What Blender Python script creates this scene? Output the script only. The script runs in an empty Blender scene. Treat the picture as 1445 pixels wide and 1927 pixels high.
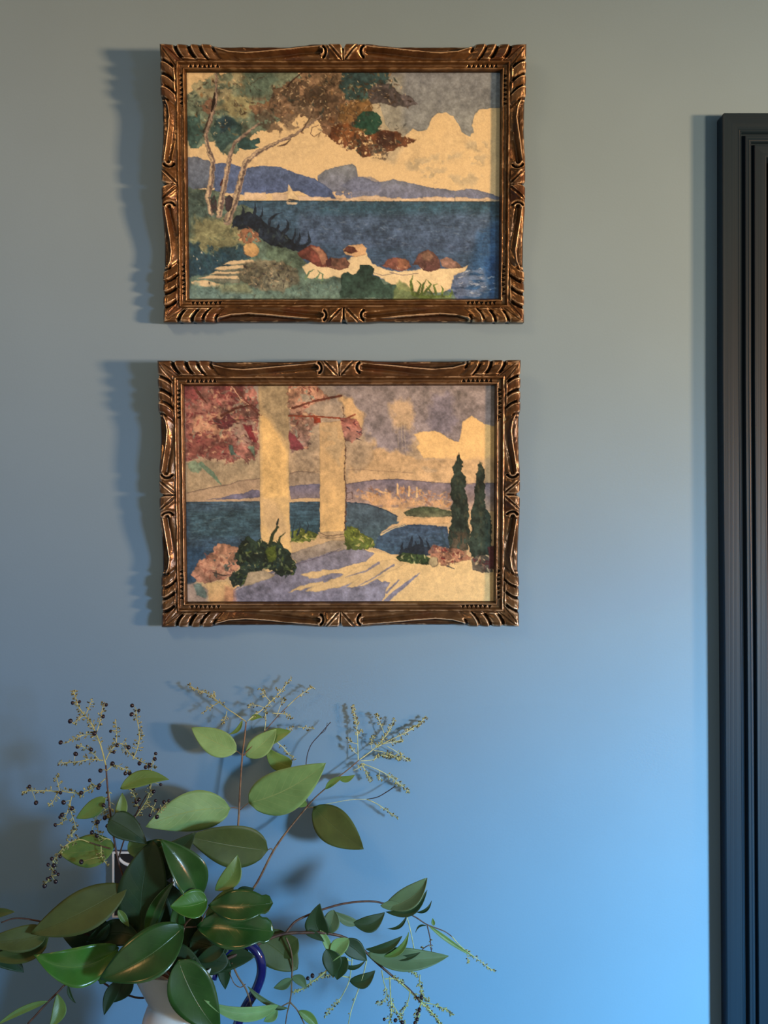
import bpy, math, random
import numpy as np
from mathutils import Vector, Matrix

SC = bpy.context.scene
COL = SC.collection
PI = math.pi

# ------------------------------------------------------------------ camera
CAM_D = 1.2           # metres from the wall
F_PX = 2000.0         # focal length in pixels of the 1445 px wide frame
CX, CY, CZ = 722.5, 963.5, 1.55
cam_data = bpy.data.cameras.new('camera')
cam_data.sensor_fit = 'HORIZONTAL'
cam_data.sensor_width = 36.0
cam_data.lens = 36.0 * F_PX / 1445.0
cam_data.clip_start = 0.02
cam = bpy.data.objects.new('camera', cam_data)
COL.objects.link(cam)
cam.location = (0, -CAM_D, CZ)
cam.rotation_euler = (PI / 2, 0, 0)
SC.camera = cam

# ------------------------------------------------------------------ world, lights, exposure
W = bpy.data.worlds.new('room_air')
SC.world = W
W.use_nodes = True
W.node_tree.nodes['Background'].inputs[0].default_value = (0.37, 0.345, 0.27, 1)
W.node_tree.nodes['Background'].inputs[1].default_value = 1.0


def area(name, loc, target, size, size_y, power, color, spread=180):
    L = bpy.data.lights.new(name, 'AREA')
    L.shape = 'RECTANGLE'
    L.size, L.size_y = size, size_y
    L.energy = power
    L.color = color
    L.spread = math.radians(spread)
    o = bpy.data.objects.new(name, L)
    COL.objects.link(o)
    o.location = loc
    d = Vector(target) - Vector(loc)
    o.rotation_euler = d.to_track_quat('-Z', 'Y').to_euler()
    return o


# warm low daylight from the far window on the right
area('window_light_warm', (3.78, -2.2, 1.42), (-0.10, 0, 1.95), 0.40, 0.34, 4.9, (1.0, 0.44, 0.17), 21.5)
# plain daylight from the nearer window on the right
area('window_light_day', (2.06, -2.2, 1.45), (1.15, 0, 1.439), 0.32, 0.34, 13.0, (1.0, 0.60, 0.33), 51)
# cooler sky seen through the nearer window, falling on the lower wall
area('window_light_sky', (2.06, -2.2, 1.45), (0.762, 0, 0.866), 0.32, 0.34, 8.3, (0.074, 0.673, 1.0), 36)
area('window_light_sky_wide', (2.06, -2.2, 1.45), (-1.717, 0, -0.086), 0.32, 0.34, 12.5, (0.42, 0.70, 1.0), 68.5)
# added warm fill from upper left for the upper wall, no real lamp
area('warm_fill', (-0.95, -1.35, 2.62), (-0.35, 0, 1.75), 0.4, 0.4, 1.55, (1.0, 0.50, 0.20), 56)

vs = SC.view_settings
SC.display_settings.display_device = 'sRGB'
vs.view_transform = 'Standard'
vs.look = 'None'
vs.exposure = 0.0
vs.gamma = 1.0
vs.use_curve_mapping = False
SC.cycles.use_denoising = True
SC.cycles.max_bounces = 8
SC.cycles.transparent_max_bounces = 16


# ------------------------------------------------------------------ helpers
def near_wall(d):
    """centimetres off the wall for the branches that lean back against it"""
    return float(np.interp(d, [0, 2.2, 4, 6, 9, 30], [0.4, 0.9, 1.7, 3.2, 8.5, 29.5]))


def at(px, py, d):
    """the point d metres in front of the wall that lies on the sight line of pixel (px, py)"""
    k = (CAM_D - d) / F_PX
    return Vector(((px - CX) * k, -d, CZ - (py - CY) * k))


def lin(c):
    c = np.asarray(c, float) / 255.0
    return np.where(c <= 0.04045, c / 12.92, ((c + 0.055) / 1.055) ** 2.4)


def mesh(name, verts, faces, mat=None, parent=None, smooth=True, origin=None, uv=None, col=None):
    me = bpy.data.meshes.new(name)
    v = np.asarray(verts, float)
    if origin is None and parent is not None:
        origin = parent.get('_o')
    if origin is not None:
        v = v - np.asarray(origin, float)
    if isinstance(faces, np.ndarray):
        me.vertices.add(len(v))
        me.vertices.foreach_set('co', v.ravel())
        n, k = faces.shape
        me.loops.add(n * k)
        me.loops.foreach_set('vertex_index', faces.ravel().astype(np.int32))
        me.polygons.add(n)
        me.polygons.foreach_set('loop_start', np.arange(0, n * k, k, dtype=np.int32))
        me.update(calc_edges=True)
    else:
        me.from_pydata(v.tolist(), [], faces)
    if smooth:
        me.polygons.foreach_set('use_smooth', [True] * len(me.polygons))
    if uv is not None:
        a = me.attributes.new('leaf_uv', 'FLOAT_VECTOR', 'POINT')
        a.data.foreach_set('vector', np.asarray(uv, float).ravel())
    if col is not None:
        a = me.attributes.new('Col', 'FLOAT_COLOR', 'POINT')
        c = np.ones((len(v), 4)); c[:, :3] = col
        a.data.foreach_set('color', c.ravel())
    if mat is not None:
        me.materials.append(mat)
    me.update()
    o = bpy.data.objects.new(name, me)
    COL.objects.link(o)
    if parent is not None:
        o.parent = parent
    elif origin is not None:
        o.location = origin
    return o


def thing(name, label, cat, loc=(0, 0, 0), rot=(0, 0, 0), group=None):
    o = bpy.data.objects.new(name, None)
    o.empty_display_size = 0.03
    COL.objects.link(o)
    o.location = loc
    o.rotation_euler = rot
    o['label'] = label
    o['category'] = cat
    if group:
        o['group'] = group
    o['_o'] = tuple(loc)
    return o


def box_vf(x0, x1, y0, y1, z0, z1):
    v = [(x, y, z) for x in (x0, x1) for y in (y0, y1) for z in (z0, z1)]
    f = [(0, 1, 3, 2), (4, 6, 7, 5), (0, 4, 5, 1), (2, 3, 7, 6), (0, 2, 6, 4), (1, 5, 7, 3)]
    return v, f


def box(name, x0, x1, y0, y1, z0, z1, mat, parent=None, bevel=0.0, origin=None):
    v, f = box_vf(x0, x1, y0, y1, z0, z1)
    o = mesh(name, v, f, mat, parent, smooth=False, origin=origin)
    if bevel:
        m = o.modifiers.new('bevel', 'BEVEL'); m.width = bevel; m.segments = 2
    return o


def structure(o):
    o['kind'] = 'structure'
    return o


class Geo:
    """collects tubes and small blobs for one mesh"""
    def __init__(self):
        self.v, self.f = [], []

    def tube(self, pts, r0, r1=None, sides=6, cap=True, flat=1.0):
        pts = [Vector(p) for p in pts]
        r1 = r0 if r1 is None else r1
        n = len(pts)
        base = len(self.v)
        ref = Vector((0.3, -1, 0.2)).normalized()
        for i, p in enumerate(pts):
            t = (pts[min(i + 1, n - 1)] - pts[max(i - 1, 0)])
            if t.length < 1e-9:
                t = Vector((0, 0, 1))
            t.normalize()
            a = t.cross(ref)
            if a.length < 1e-4:
                a = t.cross(Vector((1, 0, 0)))
            a.normalize()
            b = t.cross(a).normalized()
            r = r0 + (r1 - r0) * i / max(1, n - 1)
            for k in range(sides):
                w = 2 * PI * k / sides
                self.v.append(p + (a * math.cos(w) + b * math.sin(w) * flat) * r)
        for i in range(n - 1):
            for k in range(sides):
                k2 = (k + 1) % sides
                A = base + i * sides
                self.f.append((A + k, A + k2, A + sides + k2, A + sides + k))
        if cap:
            self.f.append(tuple(base + k for k in reversed(range(sides))))
            self.f.append(tuple(base + (n - 1) * sides + k for k in range(sides)))

    def blob(self, c, r, stretch=(0, 0, 0), seg=6, rings=4, sx=1.0, rnd=None):
        """little ellipsoid stretched along a direction"""
        c = Vector(c)
        d = Vector(stretch)
        L = d.length
        ax = d.normalized() if L > 1e-9 else Vector((0, 0, 1))
        a = ax.cross(Vector((0.3, -1, 0.2))).normalized()
        b = ax.cross(a).normalized()
        base = len(self.v)
        self.v.append(c - ax * (r + L))
        for i in range(1, rings):
            th = PI * i / rings
            for k in range(seg):
                w = 2 * PI * k / seg
                self.v.append(c - ax * (math.cos(th) * (r + L)) + (a * math.cos(w) + b * math.sin(w)) * r * math.sin(th))
        self.v.append(c + ax * (r + L))
        for k in range(seg):
            k2 = (k + 1) % seg
            self.f.append((base, base + 1 + k2, base + 1 + k))
            for i in range(rings - 2):
                A = base + 1 + i * seg
                self.f.append((A + k, A + k2, A + seg + k2, A + seg + k))
            A = base + 1 + (rings - 2) * seg
            self.f.append((A + k, A + k2, base + 1 + (rings - 1) * seg))

    def build(self, name, mat, parent=None, origin=None, smooth=True):
        return mesh(name, [tuple(p) for p in self.v], self.f, mat, parent, smooth, origin)


def spline(pts, n=8):
    """Catmull-Rom through 3D points"""
    pts = [Vector(p) for p in pts]
    if len(pts) < 3:
        return [pts[0].lerp(pts[-1], i / n) for i in range(n + 1)]
    P = [pts[0] * 2 - pts[1]] + pts + [pts[-1] * 2 - pts[-2]]
    out = []
    for i in range(1, len(P) - 2):
        p0, p1, p2, p3 = P[i - 1:i + 3]
        for k in range(n):
            t = k / n
            out.append(0.5 * ((2 * p1) + (p2 - p0) * t + (2 * p0 - 5 * p1 + 4 * p2 - p3) * t * t + (3 * p1 - p0 - 3 * p2 + p3) * t ** 3))
    out.append(pts[-1])
    return out


# ------------------------------------------------------------------ materials
def material(name, color=(0.5, 0.5, 0.5), rough=0.5, metal=0.0, spec=0.5, coat=0.0):
    m = bpy.data.materials.new(name)
    m.use_nodes = True
    b = m.node_tree.nodes['Principled BSDF']
    b.inputs['Base Color'].default_value = (*color, 1)
    b.inputs['Roughness'].default_value = rough
    b.inputs['Metallic'].default_value = metal
    b.inputs['Specular IOR Level'].default_value = spec
    b.inputs['Coat Weight'].default_value = coat
    return m, m.node_tree, b


def nd(nt, t, **kw):
    n = nt.nodes.new(t)
    for k, v in kw.items():
        if k.startswith('i_'):
            key = k[2:]
            key = int(key) if key.isdigit() else key.replace('_', ' ')
            n.inputs[key].default_value = v
        else:
            setattr(n, k, v)
    return n


def noise_tint(nt, b, c1, c2, scale, detail=4, vec_scale=None, lo=0.35, hi=0.65):
    tc = nd(nt, 'ShaderNodeTexCoord')
    src = tc.outputs['Object']
    if vec_scale:
        mp = nd(nt, 'ShaderNodeMapping')
        mp.inputs['Scale'].default_value = vec_scale
        nt.links.new(src, mp.inputs[0]); src = mp.outputs[0]
    n = nd(nt, 'ShaderNodeTexNoise', i_Scale=scale, i_Detail=detail)
    nt.links.new(src, n.inputs['Vector'])
    r = nd(nt, 'ShaderNodeValToRGB')
    r.color_ramp.elements[0].position = lo; r.color_ramp.elements[1].position = hi
    r.color_ramp.elements[0].color = (*c1, 1); r.color_ramp.elements[1].color = (*c2, 1)
    nt.links.new(n.outputs['Fac'], r.inputs[0])
    nt.links.new(r.outputs[0], b.inputs['Base Color'])
    return src, n, r


def bump(nt, b, src, scale, strength, dist, detail=3, vec_scale=None):
    if vec_scale:
        mp = nd(nt, 'ShaderNodeMapping')
        mp.inputs['Scale'].default_value = vec_scale
        nt.links.new(src, mp.inputs[0]); src = mp.outputs[0]
    n = nd(nt, 'ShaderNodeTexNoise', i_Scale=scale, i_Detail=detail)
    nt.links.new(src, n.inputs['Vector'])
    bm = nd(nt, 'ShaderNodeBump', i_Strength=strength, i_Distance=dist)
    nt.links.new(n.outputs['Fac'], bm.inputs['Height'])
    nt.links.new(bm.outputs[0], b.inputs['Normal'])


WALL_ALB = (0.168, 0.325, 0.515)
M_WALL, nt, b = material('wall_paint', WALL_ALB, 0.62, spec=0.25)
src, _, _ = noise_tint(nt, b, tuple(c * 0.985 for c in WALL_ALB), tuple(c * 1.015 for c in WALL_ALB), 9, 5)
bump(nt, b, src, 420, 0.12, 0.0006)

M_CEIL, nt, b = material('ceiling_paint', (0.55, 0.55, 0.52), 0.8)
noise_tint(nt, b, (0.53, 0.53, 0.50), (0.57, 0.57, 0.54), 6)
M_FLOOR, nt, b = material('floor_wood', (0.16, 0.10, 0.06), 0.4)
noise_tint(nt, b, (0.12, 0.07, 0.04), (0.2, 0.13, 0.08), 14, vec_scale=(1, 12, 1))


def trim_paint(name, vs_):
    m, nt, b = material(name, (0.02, 0.023, 0.025), 0.40, spec=0.22)
    src, _, _ = noise_tint(nt, b, (0.0058, 0.018, 0.037), (0.0092, 0.026, 0.05), 30, vec_scale=vs_)
    bump(nt, b, src, 260, 0.35, 0.0008, vec_scale=vs_)
    return m


M_TRIM_V = trim_paint('trim_paint_upright', (1, 1, 0.05))
M_TRIM_H = trim_paint('trim_paint_level', (0.05, 1, 1))

# ------------------------------------------------------------------ setting
structure(box('wall_back', -2.2, 0.44, 0.0, 0.12, 0.0, 2.7, M_WALL))
structure(box('wall_back', 0.44, 1.24, 0.0, 0.12, 1.96, 2.7, M_WALL))
structure(box('wall_back', 1.24, 2.6, 0.0, 0.12, 0.0, 2.7, M_WALL))
structure(box('wall_left', -2.32, -2.2, -3.6, 0.12, 0.0, 2.7, M_WALL))
structure(box('floor', -2.32, 4.6, -3.6, 0.12, -0.1, 0.0, M_FLOOR))
structure(box('ceiling', -2.32, 4.6, -3.6, 0.12, 2.7, 2.8, M_CEIL))

# painted casing round the doorway: profile = (offset from the outer edge, depth in front of the wall)
X0, Z0 = 0.3759, 1.9938
PROF = [(0.0, 0.0), (0.0, 0.0175), (0.0004, 0.0186), (0.0012, 0.019), (0.0178, 0.019), (0.0186, 0.0193), (0.0192, 0.0188),
        (0.0200, 0.0182), (0.0207, 0.0185), (0.0214, 0.0178), (0.0226, 0.0140), (0.0240, 0.0140), (0.0256, 0.0186), (0.0262, 0.0190),
        (0.0285, 0.0190), (0.0296, 0.0193), (0.0304, 0.0186), (0.0310, 0.0184), (0.0318, 0.0184), (0.0326, 0.0172), (0.0334, 0.0140), (0.0346, 0.0140),
        (0.0358, 0.0186), (0.0364, 0.0190), (0.0478, 0.0190), (0.0490, 0.0184), (0.0497, 0.0170), (0.0500, 0.0150), (0.0502, 0.0)]


def bow(z):
    return float(np.interp(z, [0.6, 0.99, 1.36, 1.68, 2.1], [0.0068, 0.0049, 0.0025, 0.0001, 0.0]))


def casing(name, mat, kind):
    rings = []
    rr = 0.0040
    c = rr * (1 - 1 / math.sqrt(2))
    if kind == 'side':
        zs = [0.0] + [0.3 * i for i in range(1, 4)] + list(np.linspace(0.95, 1.9, 20)) + [Z0 - 0.052]
        for z in zs:
            rings.append([(X0 + bow(z) + o, -d, z) for o, d in PROF])
        rings.append([(X0 + o, -d, Z0 - max(o, rr)) for o, d in PROF])
        rings.append([(X0 + max(o, c * 0.35), -d, Z0 - max(o, rr * 0.55)) for o, d in PROF])
        rings.append([(X0 + max(o, c), -d, Z0 - max(o, c)) for o, d in PROF])
    else:
        rings.append([(X0 + max(o, c), -d, Z0 - max(o, c)) for o, d in PROF])
        rings.append([(X0 + max(o, rr * 0.55), -d, Z0 - max(o, c * 0.35)) for o, d in PROF])
        rings.append([(X0 + max(o, rr), -d, Z0 - o) for o, d in PROF])
        for x in list(np.linspace(X0 + 0.055, 1.20, 12)):
            rings.append([(x, -d, Z0 - o) for o, d in PROF])
        rings.append([(1.304 - o, -d, Z0 - o) for o, d in PROF])
    n = len(PROF)
    v = [p for r in rings for p in r]
    f = []
    for i in range(len(rings) - 1):
        for k in range(n - 1):
            a = i * n + k
            f.append((a, a + n, a + n + 1, a + 1))
        f.append((i * n + n - 1, (i + 1) * n + n - 1, (i + 1) * n, i * n))
    f.append(tuple(range(n)))
    f.append(tuple(reversed(range((len(rings) - 1) * n, len(rings) * n))))
    o = mesh(name, v, f, mat, smooth=False)
    return structure(o)


casing('trim_1', M_TRIM_V, 'side')
casing('trim_2', M_TRIM_H, 'head')
right = casing('trim_3', M_TRIM_V, 'side')
right.data = right.data.copy()
for vv in right.data.vertices:
    vv.co.x = 1.68 - vv.co.x
right.data.flip_normals()
# jamb and the door leaf set back in the opening
structure(box('trim_4', 0.426, 0.44, 0.0, 0.12, 0.0, 1.944, M_TRIM_V))
structure(box('trim_5', 0.44, 1.24, 0.0, 0.12, 1.944, 1.96, M_TRIM_H))
door = bpy.data.objects.new('door_1', None); COL.objects.link(door); door['_o'] = (0.45, 0.05, 0.0)
door.location = (0.45, 0.05, 0.0); structure(door)
box('door_leaf', 0.444, 1.236, 0.05, 0.09, 0.005, 1.94, M_TRIM_V, door, bevel=0.002)
for zz in ((0.25, 0.85), (1.05, 1.78)):
    for xx in ((0.55, 0.80), (0.88, 1.13)):
        box('door_panel', xx[0], xx[1], 0.043, 0.05, zz[0], zz[1], M_TRIM_V, door, bevel=0.004)

# ================================================================== noise on grids
def vnoise(h, w, cell, seed, octaves=1, stretch=(1, 1)):
    """smooth value noise in -1..1 on an h x w grid; cell = size of a bump in grid steps"""
    out = np.zeros((h, w)); amp = 1.0; tot = 0
    for o in range(octaves):
        rng = np.random.default_rng(seed * 31 + o)
        cx, cy = max(1.0, cell * stretch[0] / 2 ** o), max(1.0, cell * stretch[1] / 2 ** o)
        gw, gh = int(w / cx) + 4, int(h / cy) + 4
        g = rng.uniform(-1, 1, (gh, gw))
        x = np.arange(w) / cx; y = np.arange(h) / cy
        xi = x.astype(int); yi = y.astype(int)
        fx = x - xi; fy = y - yi
        fx = fx * fx * (3 - 2 * fx); fy = (fy * fy * (3 - 2 * fy))[:, None]
        a = g[yi][:, xi]; b = g[yi][:, xi + 1]; c = g[yi + 1][:, xi]; d = g[yi + 1][:, xi + 1]
        out += amp * ((a * (1 - fx) + b * fx) * (1 - fy) + (c * (1 - fx) + d * fx) * fy)
        tot += amp; amp *= 0.55
    return out / tot * 1.5


def sstep(a, b, x):
    t = np.clip((x - a) / (b - a), 0, 1)
    return t * t * (3 - 2 * t)


def blur(a, n):
    for _ in range(n):
        p = np.pad(a, 1, mode='edge')
        a = (p[1:-1, :-2] + 2 * p[1:-1, 1:-1] + p[1:-1, 2:]) / 4
        p = np.pad(a, 1, mode='edge')
        a = (p[:-2, 1:-1] + 2 * p[1:-1, 1:-1] + p[2:, 1:-1]) / 4
    return a


# ================================================================== carved frames
M_FRAME, nt, b = material('carved_gilt_wood', (0.3, 0.15, 0.05), 0.27, metal=0.45, spec=0.65)
at_ = nd(nt, 'ShaderNodeAttribute', attribute_name='Col')
nt.links.new(at_.outputs['Color'], b.inputs['Base Color'])
tc = nd(nt, 'ShaderNodeTexCoord')
bump(nt, b, tc.outputs['Object'], 600, 0.25, 0.0006)
M_BACK, _, _ = material('raw_wood_back', (0.12, 0.07, 0.035), 0.8)
M_GLASS = bpy.data.materials.new('picture_glass'); M_GLASS.use_nodes = True
nt = M_GLASS.node_tree; nt.nodes.clear()
o_ = nd(nt, 'ShaderNodeOutputMaterial'); mx = nd(nt, 'ShaderNodeMixShader')
tr = nd(nt, 'ShaderNodeBsdfTransparent'); gl = nd(nt, 'ShaderNodeBsdfGlossy', i_Roughness=0.06)
tr.inputs[0].default_value = (0.985, 0.99, 0.985, 1)
fr = nd(nt, 'ShaderNodeFresnel', i_IOR=1.3)
ge = nd(nt, 'ShaderNodeNewGeometry'); mp_ = nd(nt, 'ShaderNodeMapRange')
mp_.inputs['To Min'].default_value = 1.3; mp_.inputs['To Max'].default_value = 1 / 1.3   # same reflectance on both faces of the thin pane
nt.links.new(ge.outputs['Backfacing'], mp_.inputs[0]); nt.links.new(mp_.outputs[0], fr.inputs['IOR'])
nt.links.new(fr.outputs[0], mx.inputs[0]); nt.links.new(tr.outputs[0], mx.inputs[1]); nt.links.new(gl.outputs[0], mx.inputs[2])
nt.links.new(mx.outputs[0], o_.inputs[0])

S = 0.00058           # metres per carving unit (about one pixel of the photograph)
RW = 47.5             # rail width in units
V_BASE = [0, 1.2, 4, 10, 18, 25, 29.5, 31.2, 32.6, 34.2, 36, 40.5, 42.2, 43.6, 45, 46, 47.5]
H_BASE = [23, 27, 31, 32, 29.5, 25.5, 23.5, 25.8, 25.8, 22.5, 19.5, 19, 21.2, 21.2, 18, 15, 13.5]


def carve(u, v, Lh, seed):
    """height of the carved rail at distance u from the corner and v from the outer edge"""
    h = np.interp(v, V_BASE, H_BASE)
    inner = 1 - sstep(27, 30, v)
    # leaf lobes by the corner
    wv = u - 0.019 * v ** 2
    wk = [-3, 29, 54, 76, 100]
    k = np.clip(np.searchsorted(wk, wv) - 1, 0, len(wk) - 2)
    w0 = np.take(wk, k); w1 = np.take(wk, k + 1)
    p = np.clip((wv - w0) / (w1 - w0), 0, 1)
    lobe_on = inner * (1 - sstep(94, 106, wv))
    lob = np.power(np.clip(np.sin(PI * np.power(p, 0.55)), 0, 1), 0.7) * 6.0 - 4.0
    h = h + lob * lobe_on
    for q, dpt, wd, lo, hi in ((30, 11, 3.0, 3, 20), (55, 11, 3.2, 2, 21), (76, 7, 2.2, 8, 25), (100, 8, 2.6, 0, 12)):
        h = h - dpt * np.exp(-((wv - q) / wd) ** 2) * inner * sstep(lo - 3, lo + 2, v) * (1 - sstep(hi, hi + 6, v))
        h = h + 1.8 * np.exp(-((wv - q - 4.6) / 1.4) ** 2) * lobe_on * (1 - sstep(22, 29, v))      # rim of each lobe
    h = h + 2.0 * np.exp(-((v - 26.5) / 1.3) ** 2) * sstep(30, 44, u) * (1 - sstep(86, 100, u))        # rims run together along the inner edge
    h = h - 2.4 * np.exp(-(np.abs(u - v * 1.25 - 3) / 1.8) ** 2) * inner * sstep(4, 9, v)
    # the long S ridge
    f = np.clip((u - 96) / (Lh - 42 - 96), 0, 1)
    vr = np.interp(f, [0, .06, .16, .32, .5, .68, .84, 1.0], [4, 10, 15.5, 18, 15.5, 12, 8.5, 6.0])
    s_on = sstep(96, 106, u) * (1 - sstep(Lh - 44, Lh - 38, u))
    rec = (1 - sstep(vr - 4.5, vr - 0.8, v)) * sstep(98, 110, u) * (1 - sstep(Lh - 110, Lh - 55, u))
    h = h - 11.5 * rec
    h = h + 2.8 * np.exp(-((v - vr) / 1.3) ** 2) * s_on * inner
    flute = np.exp(-((v - vr - 8) / 4.6) ** 2) * sstep(96, 106, u) * (1 - sstep(Lh - 44, Lh - 34, u)) * inner
    h = h - 8.0 * flute * sstep(0.2, 0.95, f)
    # curled tip and the crescent hollow beside it
    du, dv = u - (Lh - 42), v - 14.0
    r = np.hypot(du * 1.15, dv)
    ang = np.abs(np.arctan2(dv, du * 1.15))
    h = h + 4.5 * np.exp(-((r - 5.5) / 1.7) ** 2) * (1 - sstep(1.6, 2.3, ang)) * inner
    h = h - 13 * np.exp(-((r - 10.0) / 2.3) ** 2) * (1 - sstep(1.0, 1.5, ang)) * inner
    # centre leaf: two lobes parted by a slanting groove and a cleft at the middle
    cl = sstep(Lh - 32, Lh - 25, u) * inner
    h = h + 2.5 * cl
    gline = v - (1.5 + (u - (Lh - 28)) * 1.1)
    h = h - 3.6 * np.exp(-(gline / 2.3) ** 2) * cl
    h = h + 1.2 * np.exp(-((gline + 4.2) / 2.2) ** 2) * cl + 2.0 * np.exp(-((gline - 6) / 4.0) ** 2) * cl
    h = h - 10 * np.exp(-((Lh - u) / (1.0 + 2.6 * np.exp(-v / 5))) ** 2) * inner
    h = h - 3.5 * sstep(5, 0, Lh - u) * np.exp(-v / 8) * inner
    # notched sight edge by the corners
    nz = sstep(52, 54, u) * (1 - sstep(112, 114, u))
    ph = ((u - 52) % 8.5) / 8.5
    tri = 1 - np.abs(2 * ph - 1)
    notch = sstep(0.0, 0.25, tri * 1.1 - (41.5 - v) / 7.0) * sstep(34.6, 35.4, v) * (1 - sstep(41, 41.8, v))
    h = h - 5.5 * notch * nz
    return np.maximum(h, 8)


def outline(u, Lh):
    """how far the scalloped outer edge is cut back"""
    o = np.zeros_like(u)
    for c, w, a in ((31, 3.4, 2.6), (56, 3.6, 2.4), (77, 3, 1.0)):
        o = o + a * np.exp(-((u - c) / w) ** 2)
    o = o + 1.5 * sstep(92, 106, u) * (1 - sstep(Lh - 70, Lh - 46, u))
    o = o + 4.0 * np.exp(-((Lh - u) / 3.2) ** 2)
    return o


def rail(name, L, place, parent, seed, tone):
    """one mitred rail; place(u, v, h) gives the local position"""
    nu = int(L / 1.0); rows = [('back', -0.01)] + [('v', x) for x in np.arange(0, RW + 0.01, 0.8)] + [('lip', RW), ('end', RW)]
    a = np.linspace(0, 1, nu)
    V = np.array([max(0.0, r[1]) for r in rows])[:, None] * np.ones((1, nu))
    U = V + a[None, :] * (L - 2 * V)
    Lh = L / 2
    um = np.minimum(U, L - U)
    nz = vnoise(len(rows), nu, 26, seed, 2) * 0.9
    nz2 = vnoise(len(rows), nu, 9, seed + 5, 2)
    H = carve(um + nz, np.clip(V + nz * 0.45, 0, RW), Lh + 0.0, seed)
    H = H + nz2 * 0.35
    out = outline(um + nz, Lh) * np.clip(1 - V / 12, 0, 1)
    Vx = V + out
    Ux = np.clip(U, Vx, L - Vx)
    H2 = H.copy()
    H2[0, :] = 0.0
    H2[-2, :] = 9.0; H2[-1, :] = 0.0
    P = place(Ux, Vx, H2)
    # finish: gold over red bole, dark wax and painted shade in the hollows, worn pale gesso on the crests
    body = H[1:-2]
    d1 = body - blur(body, 4)
    d2 = body - blur(body, 14)
    n1 = vnoise(*body.shape, 18, seed + 9, 3); n2 = vnoise(*body.shape, 5, seed + 11, 2, (3, 1)); n3 = vnoise(*body.shape, 60, seed + 13, 2)
    base = np.array(tone[0]); dark = np.array(tone[1]); gold = np.array(tone[2]); pale = np.array(tone[3]); red = np.array(tone[4])
    c = np.ones(body.shape + (3,)) * base
    m = np.clip(0.5 + 0.6 * n1 + 0.3 * n2, 0, 1)[..., None]; c = c * (1 - m * 0.55) + gold * m * 0.55
    m = (sstep(0.1, 0.9, n3 + 0.25 * n2) * (V[1:-2] < 30))[..., None] * 0.55; c = c * (1 - m) + red * m
    m = np.clip(-d2 / 3.0, 0, 1)[..., None] * 0.85; c = c * (1 - m) + dark * m
    m = np.clip((25.5 - body) / 7, 0, 1)[..., None] * 0.6 * (V[1:-2] < 30)[..., None]; c = c * (1 - m) + dark * m  # carved recesses darkened further to read deeper, shade in the colour
    m = np.clip(d2 / 3.0, 0, 1)[..., None] * 0.6; c = c * (1 - m) + gold * m
    tip = np.exp(-(np.minimum(U, L - U)[1:-2] / 12) ** 2 - (V[1:-2] / 9) ** 2)
    wear = sstep(0.34, 0.80, d1 * 0.9 + 0.55 * n1 + 0.3 * n2 - 0.12 + 0.35 * tip) * sstep(0.1, 0.3, d1 + 0.5 * tip)
    wear = wear * (1 - 0.75 * sstep(30, 33, V[1:-2]))
    c = c * (1 - wear[..., None] * 0.9) + pale * wear[..., None] * 0.9
    cc = np.concatenate([c[:1] * 0.5, c, c[-1:] * 0.6, c[-1:] * 0.4], 0)
    h, w = U.shape
    idx = np.arange(h * w).reshape(h, w)
    F = np.stack([idx[:-1, :-1].ravel(), idx[:-1, 1:].ravel(), idx[1:, 1:].ravel(), idx[1:, :-1].ravel()], 1)
    if place.flip:
        F = F[:, ::-1]
    return mesh(name, P.reshape(-1, 3), F, M_FRAME, parent, True, origin=(0, 0, 0), col=cc.reshape(-1, 3))


class Place:
    def __init__(self, side, Wd, Ht):
        self.s, self.W, self.H = side, Wd, Ht
        self.flip = side in ('top', 'left')

    def __call__(self, u, v, h):
        W_, H_ = self.W, self.H
        if self.s == 'top':
            x, z = u * S - W_ / 2, H_ - v * S
        elif self.s == 'bottom':
            x, z = u * S - W_ / 2, v * S
        elif self.s == 'left':
            x, z = v * S - W_ / 2, u * S
        else:
            x, z = W_ / 2 - v * S, u * S
        return np.stack([x, -h * S, z], -1)


def picture(label, Wd, Ht, cx, z0, lean, roll, seed, paint, tone):
    t = thing('framed_painting', label, 'painting', (cx, -0.0015, z0), (lean, roll, 0), group='watercolours hung on the blue wall')
    for i, (side, nm, L) in enumerate((('top', 'top_rail', Wd), ('bottom', 'bottom_rail', Wd), ('left', 'side_rail', Ht), ('right', 'side_rail', Ht))):
        p = Place(side, Wd, Ht)
        if side in ('top',):
            p.flip = False
        rail(nm, L / S, p, t, seed + 17 * i, tone)
    rw = RW * S
    iw, ih = Wd - 2 * rw + 0.003, Ht - 2 * rw + 0.003
    # the sheet of painted paper
    ny, nx = paint.shape[:2]
    X, Z = np.meshgrid(np.linspace(-iw / 2, iw / 2, nx), np.linspace(Ht / 2 + ih / 2, Ht / 2 - ih / 2, ny))
    buck = vnoise(ny, nx, 90, seed + 3, 2) * 0.00012
    P = np.stack([X, -8.2 * S + buck, Z], -1).reshape(-1, 3)
    idx = np.arange(ny * nx).reshape(ny, nx)
    F = np.stack([idx[:-1, :-1].ravel(), idx[1:, :-1].ravel(), idx[1:, 1:].ravel(), idx[:-1, 1:].ravel()], 1)
    o = mesh('watercolour_sheet', P, F, M_PAPER, t, True, origin=(0, 0, 0), col=paint.reshape(-1, 3))
    box('glass_pane', -iw / 2, iw / 2, -11.4 * S, -10.0 * S, Ht / 2 - ih / 2, Ht / 2 + ih / 2, M_GLASS, t, origin=(0, 0, 0))
    box('backing_board', -iw / 2 - 0.004, iw / 2 + 0.004, -6 * S, -2 * S, Ht / 2 - ih / 2 - 0.004, Ht / 2 + ih / 2 + 0.004, M_BACK, t, origin=(0, 0, 0))
    return t


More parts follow.
